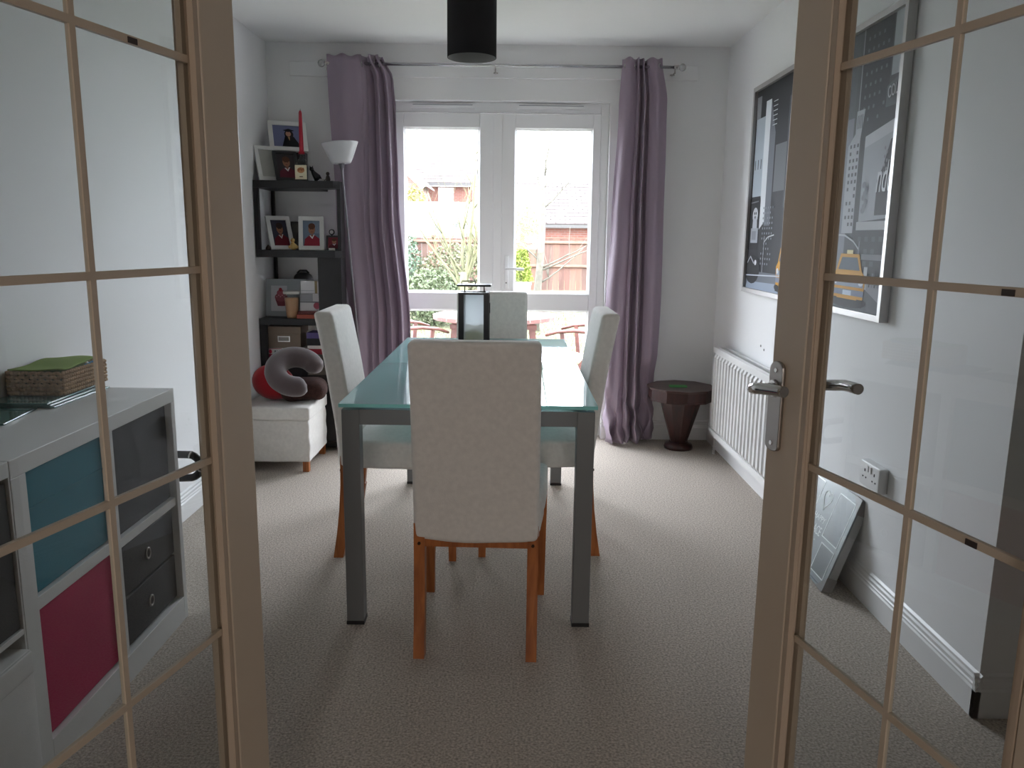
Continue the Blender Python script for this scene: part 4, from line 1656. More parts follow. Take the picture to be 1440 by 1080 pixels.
for z0, z1 in ((1.525, 1.566), (1.138, 1.178), (0.748, 0.786), (0.362, 0.396), (0.02, 0.055)):
    shelf_board(z0, z1)


def upright(x0, x1, y0, y1, z0, z1):
    MB().box(x0, x1, y0, y1, z0, z1).build('upright', blackbrown, cs, bevel=0.0015)


upright(0.004, 0.030, -0.365, -0.335, 1.178, 1.525)
upright(0.004, 0.022, -0.03, -0.006, 1.178, 1.525)
upright(0.466, 0.487, -0.33, -0.225, 1.178, 1.525)
upright(0.352, 0.487, -0.355, -0.33, 0.786, 1.138)
upright(0.466, 0.487, -0.33, -0.225, 0.786, 1.138)
upright(0.004, 0.022, -0.03, -0.006, 0.786, 1.138)
upright(0.004, 0.045, -0.365, -0.335, 0.396, 0.748)
upright(0.004, 0.022, -0.03, -0.006, 0.396, 0.748)
upright(0.352, 0.487, -0.355, -0.33, 0.055, 0.362)
upright(0.004, 0.022, -0.03, -0.006, 0.055, 0.362)
for x in (0.03, 0.45):
    MB().box(x - 0.02, x + 0.02, -0.34, -0.24, 0, 0.02).build('foot', blackbrown, cs)

# --- photo frames


def portrait(kind):
    def d(p, w, h):
        if kind == 'graduate':
            p.rect(0, w, 0, h, '6d7192')
            p.poly([(0.28 * w, 0), (0.95 * w, 0), (0.70 * w, 0.5 * h), (0.40 * w, 0.5 * h)], '15141a')
            p.ell(0.54 * w, 0.60 * h, 0.155 * w, 0.2 * h, '221a1a')
            p.ell(0.52 * w, 0.62 * h, 0.09 * w, 0.12 * h, 'b98a72')
            p.poly([(0.34 * w, 0.78 * h), (0.52 * w, 0.70 * h), (0.74 * w, 0.78 * h), (0.54 * w, 0.86 * h)], '121217')
            p.poly([(0.49 * w, 0.48 * h), (0.57 * w, 0.48 * h), (0.55 * w, 0.30 * h)], 'a98a60')
        else:
            bg, jum = {'boy_dark': ('3d3a47', '6e1f2c'), 'boy_grey': ('6f7c8d', '8a2233'), 'boy_black': ('3a3336', '5f2030'), 'small': ('7e2e38', '5a1e28')}[kind]
            p.rect(0, w, 0, h, bg)
            if kind == 'boy_grey':
                for k in range(5):
                    p.line([((0.6 + 0.08 * k) * w, h), ((0.75 + 0.06 * k) * w, 0.5 * h)], 0.02 * w, '9aa6b2')
            p.poly([(0.05 * w, 0), (w, 0), (0.98 * w, 0.30 * h), (0.68 * w, 0.44 * h), (0.40 * w, 0.44 * h), (0.12 * w, 0.28 * h)], jum)
            p.poly([(0.38 * w, 0.42 * h), (0.70 * w, 0.46 * h), (0.56 * w, 0.28 * h)], 'dcd7d6')
            p.poly([(0.44 * w, 0.44 * h), (0.64 * w, 0.46 * h), (0.55 * w, 0.35 * h)], '8e5b48')
            p.ell(0.53 * w, 0.66 * h, 0.20 * w, 0.20 * h, '9a6a52')
            p.ell(0.53 * w, 0.78 * h, 0.21 * w, 0.12 * h, '5c3a28' if kind != 'boy_dark' else '3a2a26')
            p.ell(0.46 * w, 0.66 * h, 0.022 * w, 0.014 * h, '2b1b16', 8)
            p.ell(0.60 * w, 0.66 * h, 0.022 * w, 0.014 * h, '2b1b16', 8)
            p.ell(0.53 * w, 0.56 * h, 0.06 * w, 0.014 * h, '7c3d36', 8)
    return d


def photo_frame(label, loc, rz, w, h, border, fm, design, leanv=0.2, group=None, name='photo_frame'):
    t = thing(name, label, 'photo frame', loc, (-leanv, 0, rz), group)
    m = MB()
    m.box(-w / 2, w / 2, -0.008, 0.006, 0, border).box(-w / 2, w / 2, -0.008, 0.006, h - border, h)
    m.box(-w / 2, -w / 2 + border, -0.008, 0.006, border, h - border).box(w / 2 - border, w / 2, -0.008, 0.006, border, h - border)
    m.build('frame', fm, t, bevel=0.001)
    MB().box(-w / 2 + border, w / 2 - border, 0, 0.005, border, h - border).build('backing', blk_frame, t)
    if design:
        p = Print()
        design(p, w - 2 * border, h - 2 * border)
        p.build('photo', t, (-w / 2 + border, -0.0008, border))
    k = math.tan(leanv) * h * 0.62
    m = MB()
    # strut: hinged on the back, foot level with the lower edge
    foot = Vector((0, 0.62 * h * math.sin(leanv) * 2 + 0.01, 0))
    zf = foot.y * math.tan(leanv)
    m.hexa([(-0.012, foot.y, zf), (0.012, foot.y, zf), (0.012, foot.y + 0.003, zf), (-0.012, foot.y + 0.003, zf),
            (-0.012, 0.006, 0.62 * h), (0.012, 0.006, 0.62 * h), (0.012, 0.009, 0.62 * h), (-0.012, 0.009, 0.62 * h)])
    m.build('strut', blk_frame, t)
    return t


ZT = 1.5665
G1 = 'framed photos on the corner shelf'
photo_frame('white framed photo of a graduate in black gown and cap, above the other frames', (-1.300, 4.775, 1.742), 0.42, 0.215, 0.185, 0.024, white_frame, portrait('graduate'), 0.40, G1)
m = MB().box(-0.075, 0.075, -0.03, 0.03, 0, 0.1745).build('keepsake_box', blackbrown)
m.location = (-1.30, 4.86, ZT)
tag(m, 'dark box holding up the graduate photo at the back of the top shelf', 'box')
photo_frame('blank white frame turned sideways at the left end of the top shelf', (-1.375, 4.665, ZT), 0.75, 0.150, 0.205, 0.022, white_frame, lambda p, w, h: p.rect(0, w, 0, h, 'b9b8b2'), 0.33, G1)
photo_frame('dark framed photo of a boy in a maroon jumper on the top shelf', (-1.275, 4.645, ZT), 0.50, 0.135, 0.190, 0.016, blk_frame, portrait('boy_black'), 0.50, G1)
photo_frame('slim white framed boy photo at the left of the second shelf, turned right', (-1.335, 4.69, 1.1785), 0.70, 0.145, 0.205, 0.024, white_frame, portrait('boy_dark'), 0.36, G1)
photo_frame('white framed photo of a boy in a red jumper facing us on the second shelf', (-1.163, 4.665, 1.1785), 0.20, 0.142, 0.200, 0.024, white_frame, portrait('boy_grey'), 0.30, G1)
photo_frame('small dark framed picture at the right end of the second shelf', (-1.035, 4.665, 1.1785), -0.05, 0.085, 0.085, 0.010, blk_frame, portrait('small'), 0.12, G1)
photo_frame('grey picture standing behind the white frames on the second shelf', (-1.27, 4.86, 1.1785), 0.0, 0.13, 0.165, 0.012, mat('grey_frame', lin('5a5856'), 0.5), lambda p, w, h: (p.rect(0, w, 0, h, '77756f'), p.ell(0.5 * w, 0.45 * h, 0.3 * w, 0.3 * h, '5e5c5a')), 0.08, G1)

# candle in a bottle
bt = thing('glass_bottle', 'square glass bottle with cream label used as a candle holder', 'bottle', (-1.20, 4.66, ZT))
bgl = glass_mat('clear_bottle_glass', (0.93, 0.95, 0.93), 1.6)
m = MB().rbox((0, 0, 0.05), (0.036, 0.03, 0.05), 0.010, 2)
m.lathe([(0.032, 0.1), (0.024, 0.115), (0.013, 0.125), (0.012, 0.150), (0.016, 0.152), (0.016, 0.160)], 16)
m.build('glass_body', bgl, bt)
p = Print()
p.rect(0, 0.066, 0, 0.078, 'e6dbbd')
p.ell(0.033, 0.05, 0.021, 0.016, 'c58a5e')
for k in range(4):
    p.ell(0.020 + 0.009 * k, 0.052 + 0.004 * (k % 2), 0.004, 0.008, '9c5f3c', 8)
p.rect(0.024, 0.044, 0.012, 0.017, '6c5a48')
p.build('label', bt, (-0.033, -0.0308, 0.008))
MB().lathe([(0.0165, 0.148), (0.017, 0.160), (0.012, 0.165)], 14).build('wax_drip', mat('red_wax', lin('a8152c'), 0.4), bt)
cd = thing('taper_candle', 'tall red taper candle standing in the glass bottle', 'candle', (-1.20, 4.66, ZT + 0.162))
MB().lathe([(0.0125, 0), (0.0115, 0.1), (0.009, 0.21), (0.005, 0.222)], 14).build('wax_body', mat('red_wax', lin('a8152c'), 0.4), cd)
MB().tube([(0, 0, 0.22), (0.001, 0, 0.232)], 0.001, 5).build('wick', dark_m, cd)

# black cat figurine and two little ornaments on the top
cat = thing('cat_figurine', 'black cat figurine right of the candle bottle', 'figurine', (-1.135, 4.68, ZT), (0, 0, 0.3))
fb = mat('black_glaze', lin('141417'), 0.25)
m = MB()
m.tube([(0.02, 0, 0.008), (0.012, 0, 0.026), (-0.004, 0, 0.045), (-0.012, 0, 0.06)], [0.022, 0.021, 0.014, 0.009], 12)
m.ball((-0.016, -0.002, 0.068), 0.0125, 12)
m.tube([(-0.023, 0, 0.076), (-0.025, 0, 0.086)], [0.004, 0.001], 6)
m.tube([(-0.011, 0, 0.077), (-0.009, 0, 0.087)], [0.004, 0.001], 6)
m.build('body', fb, cat)
MB().tube([(0.03, 0, 0.006), (0.048, 0.0, 0.006), (0.06, 0, 0.012)], [0.006, 0.005, 0.002], 8).build('tail', fb, cat)
orn = thing('figurine', 'tiny dark figurine with a white base at the right end of the top shelf', 'figurine', (-1.06, 4.68, ZT))
MB().lathe([(0.012, 0), (0.015, 0.012), (0.010, 0.03), (0.007, 0.036)], 12).build('body', mat('brown_glaze', lin('3b2d29'), 0.4), orn)
MB().ball((0, 0, 0.044), 0.011, 10).build('head', mat('brown_glaze', lin('3b2d29'), 0.4), orn)
sh_ = MB().rbox((0, 0, 0.007), (0.014, 0.010, 0.007), 0.006, 1).build('pebble', mat('white_glaze', lin('c9c7c2'), 0.4))
sh_.location = (-1.092, 4.665, ZT)
tag(sh_, 'little white pebble next to the tiny dark figurine', 'ornament')

# duck ornament, wax figurine, small things on second shelf
dk = thing('duck_ornament', 'little yellow duck ornament between the two white frames', 'ornament', (-1.262, 4.645, 1.1785))
yel = mat('pale_yellow_glaze', lin('c9a765'), 0.45)
m = MB()
m.ball((0, 0, 0.020), 0.022, 12, (1.0, 0.85, 0.9))
m.tube([(-0.004, 0, 0.03), (-0.003, 0, 0.045)], [0.013, 0.009], 10)
m.ball((-0.003, 0, 0.056), 0.013, 12)
m.build('body', yel, dk)
MB().tube([(-0.006, -0.010, 0.055), (-0.008, -0.022, 0.053)], [0.005, 0.002], 8).build('beak', mat('orange_glaze', lin('c47a2a'), 0.4), dk)
m = MB()
m.ball((-0.02, 0, 0.018), 0.01, 8)
m.ball((0.02, 0, 0.018), 0.01, 8)
m.build('wing', yel, dk)
for lab, x, y, c1 in (('thumb sized brown ornament at the left of the second shelf', -1.405, 4.64, '4a382c'),):
    t = thing('trinket', lab, 'ornament', (x, y, 1.1785))
    MB().lathe([(0.014, 0), (0.016, 0.01), (0.009, 0.022), (0.004, 0.028)], 12).build('body', mat('trinket_' + c1, lin(c1), 0.5), t)
wt = thing('trinket', 'white tea light in front of the small dark picture', 'tea light', (-1.040, 4.640, 1.1785))
MB().lathe([(0.018, 0), (0.018, 0.014)], 16).build('cup', mat('white_glaze', lin('c9c7c2'), 0.4), wt)
MB().tube([(0, 0, 0.013), (0, 0, 0.02)], 0.001, 5).build('wick', dark_m, wt)
clk = thing('trinket', 'small round black clock peeping over the small dark picture', 'clock', (-1.06, 4.74, 1.1785))
m = MB()
m.tube([(0, 0.004, 0.105), (0, -0.004, 0.105)], 0.017, 16)
m.build('case', blk_frame, clk)
MB().tube([(0, -0.0042, 0.105), (0, -0.005, 0.105)], 0.011, 16).build('dial', white_frame, clk)
MB().lathe([(0.016, 0), (0.004, 0.006), (0.004, 0.09)], 10).build('stem', blk_frame, clk)

# third shelf: cupcake canvas, glass of latte, bag, boxes, book
cv = thing('cupcake_canvas', 'grey canvas print of a cupcake leaning on the third shelf', 'picture', (-1.345, 4.72, 0.7868), (-0.12, 0, -0.02))
MB().box(-0.118, 0.118, 0, 0.018, 0, 0.222).build('canvas', mat('grey_canvas', lin('9ba1a5'), 0.8, bump=0.2, bscale=600), cv)
p = Print()
p.rect(0, 0.232, 0, 0.218, 'a4aaae')
p.rect(0.03, 0.125, 0.03, 0.18, 'cfcfd2')
p.poly([(0.055, 0.10), (0.125, 0.10), (0.112, 0.06), (0.07, 0.06)], '7a3640')
p.ell(0.09, 0.112, 0.038, 0.026, '8e4a52')
p.ell(0.088, 0.137, 0.024, 0.02, 'a85560')
p.ell(0.086, 0.157, 0.010, 0.011, '9c2836')
for k in range(6):
    p.ell(0.064 + 0.011 * k, 0.115 + 0.008 * (k % 2), 0.004, 0.004, 'c9939a', 8)
p.build('print', cv, (-0.116, -0.0006, 0.002))
lat = thing('latte_glass', 'tall glass of peach coloured wax in front of the cupcake canvas', 'glass', (-1.284, 4.645, 0.7868))
m = MB()
m.lathe([(0.030, 0.0), (0.033, 0.02), (0.038, 0.08), (0.041, 0.118)], 24)
m.build('peach_filling', mat('peach_wax', lin('c49870'), 0.5), lat)
m = MB()
m.lathe([(0.0315, -0.0002), (0.0345, 0.02), (0.0395, 0.08), (0.0445, 0.142)], 24, caps=False)
m.build('glass_wall', glass_mat('thin_glass', (0.92, 0.92, 0.90), 1.3), lat)
MB().lathe([(0.0465, 0.140), (0.0485, 0.144), (0.0485, 0.154), (0.046, 0.157)], 24).build('lid', mat('white_glaze', lin('c9c7c2'), 0.4), lat)
bag = thing('leather_case', 'dark domed case behind the cupcake canvas', 'case', (-1.268, 4.86, 0.7868))
cas = mat('dark_leather', lin('2d2b2c'), 0.5, var=0.2, scale=40)
MB().rbox((0, 0, 0.128), (0.058, 0.05, 0.128), 0.045, 3).build('body', cas, bag)
MB().tube([(-0.035, 0, 0.25), (-0.02, 0, 0.266), (0.02, 0, 0.266), (0.035, 0, 0.25)], 0.006, 8).build('handle', cas, bag)


def carton(name, label, loc, hx_, hy_, hz_, c1, rz=0.0, cat_='box', group=None, band=None, design=None):
    t = thing(name, label, cat_, loc, (0, 0, rz), group)
    MB().box(-hx_, hx_, -hy_, hy_, 0, 2 * hz_).build('body', mat('card_' + c1, lin(c1), 0.6), t, bevel=0.0015)
    if band:
        p = Print()
        band(p, 2 * hx_, 2 * hz_)
        p.build('printed_front', t, (-hx_, -hy_ - 0.0005, 0))
    return t


GB = 'cartons and books stacked on the corner shelf'
carton('book', 'orange red book lying flat lowest on the third shelf', (-1.175, 4.68, 0.7868), 0.075, 0.075, 0.012, 'a04a38', 0.03, 'book', GB)
carton('book', 'dark red book lying under the white cartons on the third shelf', (-1.172, 4.685, 0.8113), 0.07, 0.07, 0.009, '6a2f2e', -0.02, 'book', GB)
carton('carton', 'pale carton with a small red picture, lower of the two on the third shelf', (-1.172, 4.70, 0.8298), 0.062, 0.06, 0.05, 'b9b6b8', 0.0, 'box', GB,
       lambda p, w, h: (p.rect(0, w, 0, h, 'c2bfc0'), p.rect(0, 0.6 * w, 0.55 * h, h, '8f9094'), p.ell(0.78 * w, 0.3 * h, 0.16 * w, 0.2 * h, '9c4c5a'), p.rect(0, w, 0.48 * h, 0.54 * h, '5e5e64')))
carton('carton', 'white carton with a gold stripe, upper of the two on the third shelf', (-1.170, 4.71, 0.9303), 0.062, 0.055, 0.036, 'd3d2d2', 0.0, 'box', GB,
       lambda p, w, h: (p.rect(0, w, 0, h, 'd6d5d6'), p.rect(0.66 * w, 0.78 * w, 0, h, '9a8a66'), p.rect(0.02 * w, 0.62 * w, 0.2 * h, 0.24 * h, 'a9a9ae')))

# fourth shelf: storage box, game boxes, books
sb = thing('document_box', 'taupe fabric covered document box with a metal label holder', 'storage box', (-1.335, 4.72, 0.6085))
tau = mat('taupe_linen', lin('87786a'), 0.85, bump=0.2, bscale=500)
MB().box(-0.096, 0.096, -0.085, 0.085, 0, 0.09).build('body', tau, sb, bevel=0.002)
MB().box(-0.1, 0.1, -0.089, 0.089, 0.085, 0.128).build('lid', tau, sb, bevel=0.002)
m = MB()
m.box(-0.036, 0.036, -0.0905, -0.089, 0.038, 0.044).box(-0.036, 0.036, -0.0905, -0.089, 0.066, 0.072).box(-0.036, -0.030, -0.0905, -0.089, 0.044, 0.066).box(0.030, 0.036, -0.0905, -0.089, 0.044, 0.066)
m.build('label_holder', chrome_m, sb)
MB().box(-0.030, 0.030, -0.0898, -0.085, 0.044, 0.066).build('paper_label', mat('label_grey', lin('9a958f'), 0.7), sb)
carton('game_box', 'white game box with red dots under the taupe document box', (-1.335, 4.725, 0.572), 0.105, 0.10, 0.018, 'c8c5c2', 0.02, 'box', GB,
       lambda p, w, h: (p.rect(0, w, 0, h, 'cfccc9'), p.rect(0, w, 0, 0.08 * h, 'a8283a'), p.rect(0, w, 0.92 * h, h, 'a8283a'), p.ell(0.11 * w, 0.5 * h, 0.045 * w, 0.34 * h, 'b0243a'), p.ell(0.86 * w, 0.5 * h, 0.035 * w, 0.28 * h, 'b0243a')) + tuple(p.rect((0.22 + 0.07 * k) * w, (0.27 + 0.07 * k) * w, 0.3 * h, 0.7 * h, '77757a') for k in range(8)))
carton('game_box', 'magenta game box below the white one with red dots', (-1.32, 4.73, 0.5275), 0.115, 0.10, 0.022, 'a81d4c', -0.02, 'box', GB)
carton('game_box', 'black game box lowest on the fourth shelf', (-1.315, 4.735, 0.3968), 0.112, 0.10, 0.065, '2a2a2e', 0.0, 'box', GB)
ZB = [(0.3968, 0.028, '33302e', 'dark brown book lowest of the stack at the right of the fourth shelf'), (0.4534, 0.024, '6d675f', 'grey brown book second from the bottom at the right of the fourth shelf'),
      (0.5020, 0.020, '2b2a2d', 'black book in the middle of the stack behind the left chair'), (0.5426, 0.016, '55524f', 'slate book just below the red one behind the left chair'),
      (0.5752, 0.016, 'a02a3c', 'red book in the stack behind the left chair'), (0.6078, 0.010, 'd0c8c4', 'white paperback on the red book behind the left chair'),
      (0.6284, 0.020, '26262b', 'black case near the top of the stack behind the left chair'), (0.6690, 0.017, '5c4f86', 'purple box topmost of the stack behind the left chair')]
for z, hz, c1, lab in ZB:
    carton('book' if hz < 0.03 else 'box', lab, (-1.130 + random.uniform(-.004, .004), 4.69, z), 0.072, 0.065, hz, c1, random.uniform(-.04, .04), 'book', GB)

# ------------------------------------------------------------------ floor lamp
fl = thing('floor_lamp', 'tall floor lamp with white bowl shade between the shelf and the curtain', 'lamp', (-0.855, 4.64, 0), (0, -0.070, 0))
lampw = translucent_mat('opal_plastic', 'd8d8da', 0.25, 0.4)
grey_pole = mat('grey_pole_paint', lin('77747a'), 0.35, 0.4)
MB().lathe([(0.105, 0.0), (0.105, 0.012), (0.095, 0.022), (0.02, 0.030), (0.012, 0.04)], 28).build('base', grey_pole, fl)
MB().lathe([(0.0062, 0.03), (0.0062, 1.60), (0.0075, 1.63), (0.020, 1.672)], 14).build('pole', grey_pole, fl)
m = MB()
m.lathe([(0.048, 1.668), (0.054, 1.672), (0.066, 1.695), (0.086, 1.74), (0.101, 1.776), (0.1035, 1.783)], 32, caps=False)
m.lathe([(0.100, 1.783), (0.097, 1.776), (0.082, 1.742), (0.062, 1.70), (0.048, 1.676)], 32, caps=False)
m.lathe([(0.1035, 1.783), (0.100, 1.783)], 32, caps=False)
m.lathe([(0.001, 1.668), (0.048, 1.668)], 32, caps=False)
m.lathe([(0.048, 1.676), (0.001, 1.676)], 32, caps=False)
m.build('bowl_shade', lampw, fl)
MB().lathe([(0.015, 1.676), (0.028, 1.70), (0.02, 1.725)], 12).build('bulb', mat('opal_bulb', lin('d0cfcb'), 0.3), fl)

# ------------------------------------------------------------------ slip-covered footstool with cushions
ot = thing('footstool', 'white slipcovered cube footstool below the corner shelf', 'footstool', (-1.262, 4.352, 0))


def otfn(p):
    q = 0.003 * mnoise.noise(Vector((p.x * 12, p.y * 12, p.z * 9))) + 0.002 * math.sin(p.z * 60 + p.x * 20)
    s = 1 + 0.02 * (-p.z)
    return (p.x * s + q, p.y * s + q, p.z)


MB().rbox((0, 0, 0.172), (0.180, 0.205, 0.117), 0.012, 9, otfn).build('skirt', linen_m, ot)
MB().rbox((0, 0, 0.322), (0.186, 0.211, 0.036), 0.012, 7, lambda p: (p.x, p.y, p.z + (0.004 * mnoise.noise(Vector((p.x * 9, p.y * 9, 0))) if p.z > 0 else 0))).build('seat_cover', linen_m, ot)
for sx in (-1, 1):
    for sy in (-1, 1):
        MB().box(sx * 0.155 - 0.016, sx * 0.155 + 0.016, sy * 0.182 - 0.016, sy * 0.182 + 0.016, 0, 0.10).build('leg', leg_wood, ot)

red = mat('red_fleece', lin('a3121f'), 0.95, bump=0.3, bscale=200, sheen=0.3)


def pil(p, hx_, hy_, hz_):
    k = (1 - 0.22 * (p.x / hx_) ** 2 - 0.22 * (p.z / hz_) ** 2)
    return (p.x, p.y * k, p.z)


rcu = thing('cushion', 'bright red cushion standing on the left of the footstool', 'cushion', (-1.335, 4.33, 0.362), (-0.15, 0.12, -0.2))
m = MB()
m.ball((0, 0, 0.100), 0.102, 28, (1.22, 0.66, 0.96))
m.build('cover', red, rcu)
bcu = thing('cushion', 'brown fur cushion under the grey neck pillow', 'cushion', (-1.155, 4.36, 0.362), (0, 0, 0.15))
m = MB().rbox((0, 0, 0.058), (0.125, 0.10, 0.058), 0.055, 5, lambda p: (p.x, p.y, p.z + 0.010 * mnoise.noise(Vector((p.x * 12, p.y * 12, p.z * 9)))))
m.build('cover', mat('brown_fur', lin('3f2620'), 0.95, var=0.3, scale=50, bump=0.6, bscale=160), bcu)
nk = thing('neck_pillow', 'grey brown U-shaped travel neck pillow on top of the cushions', 'neck pillow', (-1.172, 4.27, 0.532))
m = MB()
P = []
RD = []
nn = 44
for k in range(nn + 1):
    u = k / nn
    an = math.radians(32 + 296 * u)
    c_, s_ = math.cos(an), math.sin(an)
    P.append((0.102 * c_ + 0.030 * s_, -0.015 * c_ + 0.085 * s_, -0.036 * c_ + 0.058 * s_))
    e = min(u, 1 - u)
    RD.append(0.050 * math.sqrt(max(0.0, min(1, 1 - (1 - min(1, e / 0.08)) ** 2))) * (1 + 0.14 * math.cos((u - 0.5) * PI)) + 0.002)
m.tube(P, RD, 18)
m.build('cover', mat('grey_velour', lin('55494a'), 0.85, bump=0.2, bscale=300, sheen=0.5), nk)

# ------------------------------------------------------------------ the garden
GZ = -0.2
grass = mat('lawn_grass', (0.082, 0.085, 0.048), 1.0, var=0.35, scale=7, bump=0.6, bscale=60, spec=0.1)
structure(MB().box(-14, 14, 5.27, 60, GZ - 0.15, GZ).build('lawn', grass), 'green lawn of the back garden')
# tufts standing up from the lawn
m = MB()
for k in range(9000):
    y = 8.4 + 9.2 * random.random() ** 1.6
    x = random.uniform(-0.2, 0.2) * y + random.uniform(-0.2, 0.2)
    hgt = random.uniform(0.02, 0.05)
    a = random.uniform(0, PI)
    dx, dy = 0.006 * math.cos(a), 0.006 * math.sin(a)
    lx, ly = random.uniform(-.02, .02), random.uniform(-.02, .02)
    m.add([(x - dx, y - dy, GZ), (x + dx, y + dy, GZ), (x + lx, y + ly, GZ + hgt)], [(0, 1, 2)])
g = m.build('grass_blades', mat('grass_blade', (0.085, 0.092, 0.04), 0.8), merge=False)
tag(g, 'short green grass blades on the garden lawn', 'grass', kind='stuff')

# --- patio set
redwood = wood_mat('red_garden_wood', '3f1f1a', '5c3026', 0.55, 'X', 3)
pt_ = thing('patio_table', 'round slatted wooden garden table outside the door', 'table', (-0.16, 7.25, GZ))
m = MB()
for i in range(11):
    x = -0.5 + i * 0.0918
    xm = max(abs(x), abs(x + 0.0868))
    hl = math.sqrt(max(0.0, 0.56 ** 2 - min(xm, 0.545) ** 2))
    MB().box(x, x + 0.0868, -hl, hl, 0.745, 0.765).build('slat', wood_mat('pale_garden_wood', '8d7a6a', 'a39282', 0.5, 'Y', 3), pt_)
n = 24
m = MB()
V = []
for r, z in ((0.52, 0.735), (0.56, 0.735), (0.56, 0.769), (0.545, 0.769)):
    V += [(r * math.cos(2 * PI * k / n), r * math.sin(2 * PI * k / n), z) for k in range(n)]
F = []
for q in range(4):
    for k in range(n):
        F.append((q * n + k, q * n + (k + 1) % n, ((q + 1) % 4) * n + (k + 1) % n, ((q + 1) % 4) * n + k))
m.add(V, F)
m.build('rim', redwood, pt_)
for sx in (-1, 1):
    for sy in (-1, 1):
        m = MB()
        m.bar((sx * 0.40, sy * 0.32, 0), (sx * 0.34, sy * 0.28, 0.72), 0.05)
        m.build('leg', redwood, pt_)
m = MB()
m.bar((-0.38, -0.3, 0.25), (0.36, 0.29, 0.69), 0.03)
m.bar((-0.38, 0.3, 0.69), (0.38, 0.3, 0.69), 0.04)
m.bar((-0.38, -0.3, 0.69), (0.38, -0.3, 0.69), 0.04)
m.build('brace', redwood, pt_)


def garden_chair(label, loc, rz):
    t = thing('garden_chair', label, 'chair', loc, (0, 0, rz), 'red wooden garden armchairs at the patio table')
    for i in range(7):
        y = -0.2 + i * 0.065
        MB().box(-0.22, 0.22, y, y + 0.048, 0.425, 0.445).build('seat_slat', wood_mat('pale_garden_wood', '8d7a6a', 'a39282', 0.5, 'Y', 3), t)
    for s in (-1, 1):
        m = MB()
        pts = [(s * 0.27, -0.24, 0.665), (s * 0.275, -0.12, 0.69), (s * 0.275, 0.05, 0.697), (s * 0.27, 0.20, 0.68), (s * 0.255, 0.30, 0.645)]
        m.tube(pts, [0.026, 0.030, 0.030, 0.027, 0.022], 8, flat=0.55)
        m.build('armrest', redwood, t)
        m = MB()
        m.bar((s * 0.25, 0.26, 0), (s * 0.25, -0.20, 0.68), 0.036)
        m.build('leg', redwood, t)
        m = MB()
        m.bar((s * 0.235, -0.30, 0), (s * 0.235, 0.13, 0.43), 0.036)
        m.bar((s * 0.235, 0.13, 0.43), (s * 0.25, 0.16, 0.68), 0.034)
        m.build('leg', redwood, t)
        m = MB()
        m.bar((s * 0.21, -0.20, 0.42), (s * 0.21, -0.30, 0.70), 0.036)
        m.build('back_post', redwood, t)
    for k in range(3):
        z = 0.50 + k * 0.065
        MB().box(-0.21, 0.21, -0.245 - 0.03 * k, -0.228 - 0.03 * k, z, z + 0.045).build('back_slat', redwood, t)
    m = MB()
    m.bar((-0.24, 0.0, 0.40), (0.24, 0.0, 0.40), 0.03)
    m.build('stretcher', redwood, t)
    return t


garden_chair('red wooden garden armchair at the left of the patio table', (-0.93, 7.0, GZ), -1.15)
garden_chair('red wooden garden armchair at the right of the patio table', (0.66, 6.9, GZ), 1.25)

# --- timber fence
fe = thing('garden_fence', 'red brown timber fence of upright boards across the garden end', 'fence', (0, 18.0, GZ))
fwood = [wood_mat('fence_wood_%s' % w_, a_, b_, 0.85, 'Z', 1.2) for w_, a_, b_ in (('red', '4a342d', '5c4137'), ('brown', '48352e', '58433a'), ('light', '584034', '664c40'))]
for i in range(66):
    x = -4.2 + i * 0.128
    hgt = 1.44 + 0.012 * random.uniform(-1, 1)
    MB().box(x, x + 0.120, -0.008 + 0.006 * (i % 2), 0.010 + 0.006 * (i % 2), 0.02, hgt).build('board', random.choice(fwood), fe)
for z in (0.25, 0.82, 1.34):
    m = MB()
    m.prism([(-0.055, z), (-0.01, z - 0.02), (-0.01, z + 0.06), (-0.055, z + 0.025)], -4.2, 4.25, 'X')
    m.build('rail', fwood[2], fe)
for i in range(5):
    x = -3.6 + i * 1.83
    MB().box(x - 0.045, x + 0.045, 0.03, 0.12, 0, 1.5).build('post', fwood[1], fe)
MB().box(-4.2, 4.25, -0.03, 0.03, 1.455, 1.475).build('capping_rail', fwood[2], fe)


# --- bare trees


def branch(m, p, d, r, ln_, depth, rng, spread=0.5, upw=0.15):
    pts = [Vector(p)]
    rr = [r]
    dd = Vector(d).normalized()
    ns = 5
    for i in range(ns):
        dd = (dd + Vector((rng.uniform(-.14, .14), rng.uniform(-.14, .14), rng.uniform(-.05, .1) + upw * 0.2))).normalized()
        pts.append(pts[-1] + dd * ln_ / ns)
        rr.append(r * (1 - 0.62 * (i + 1) / ns))
    m.tube(pts, rr, 5 if depth < 2 else 4)
    if depth >= 3:
        return
    for k in range(3 if depth < 2 else 3):
        i = rng.randint(1, ns)
        a = rng.uniform(0, 2 * PI)
        side = Vector((math.cos(a), math.sin(a) * 0.8, rng.uniform(0.1, 0.8)))
        branch(m, pts[i], (dd * 0.5 + side * spread * 1.4), rr[i] * 0.6, ln_ * rng.uniform(0.45, 0.7), depth + 1, rng, spread, upw)


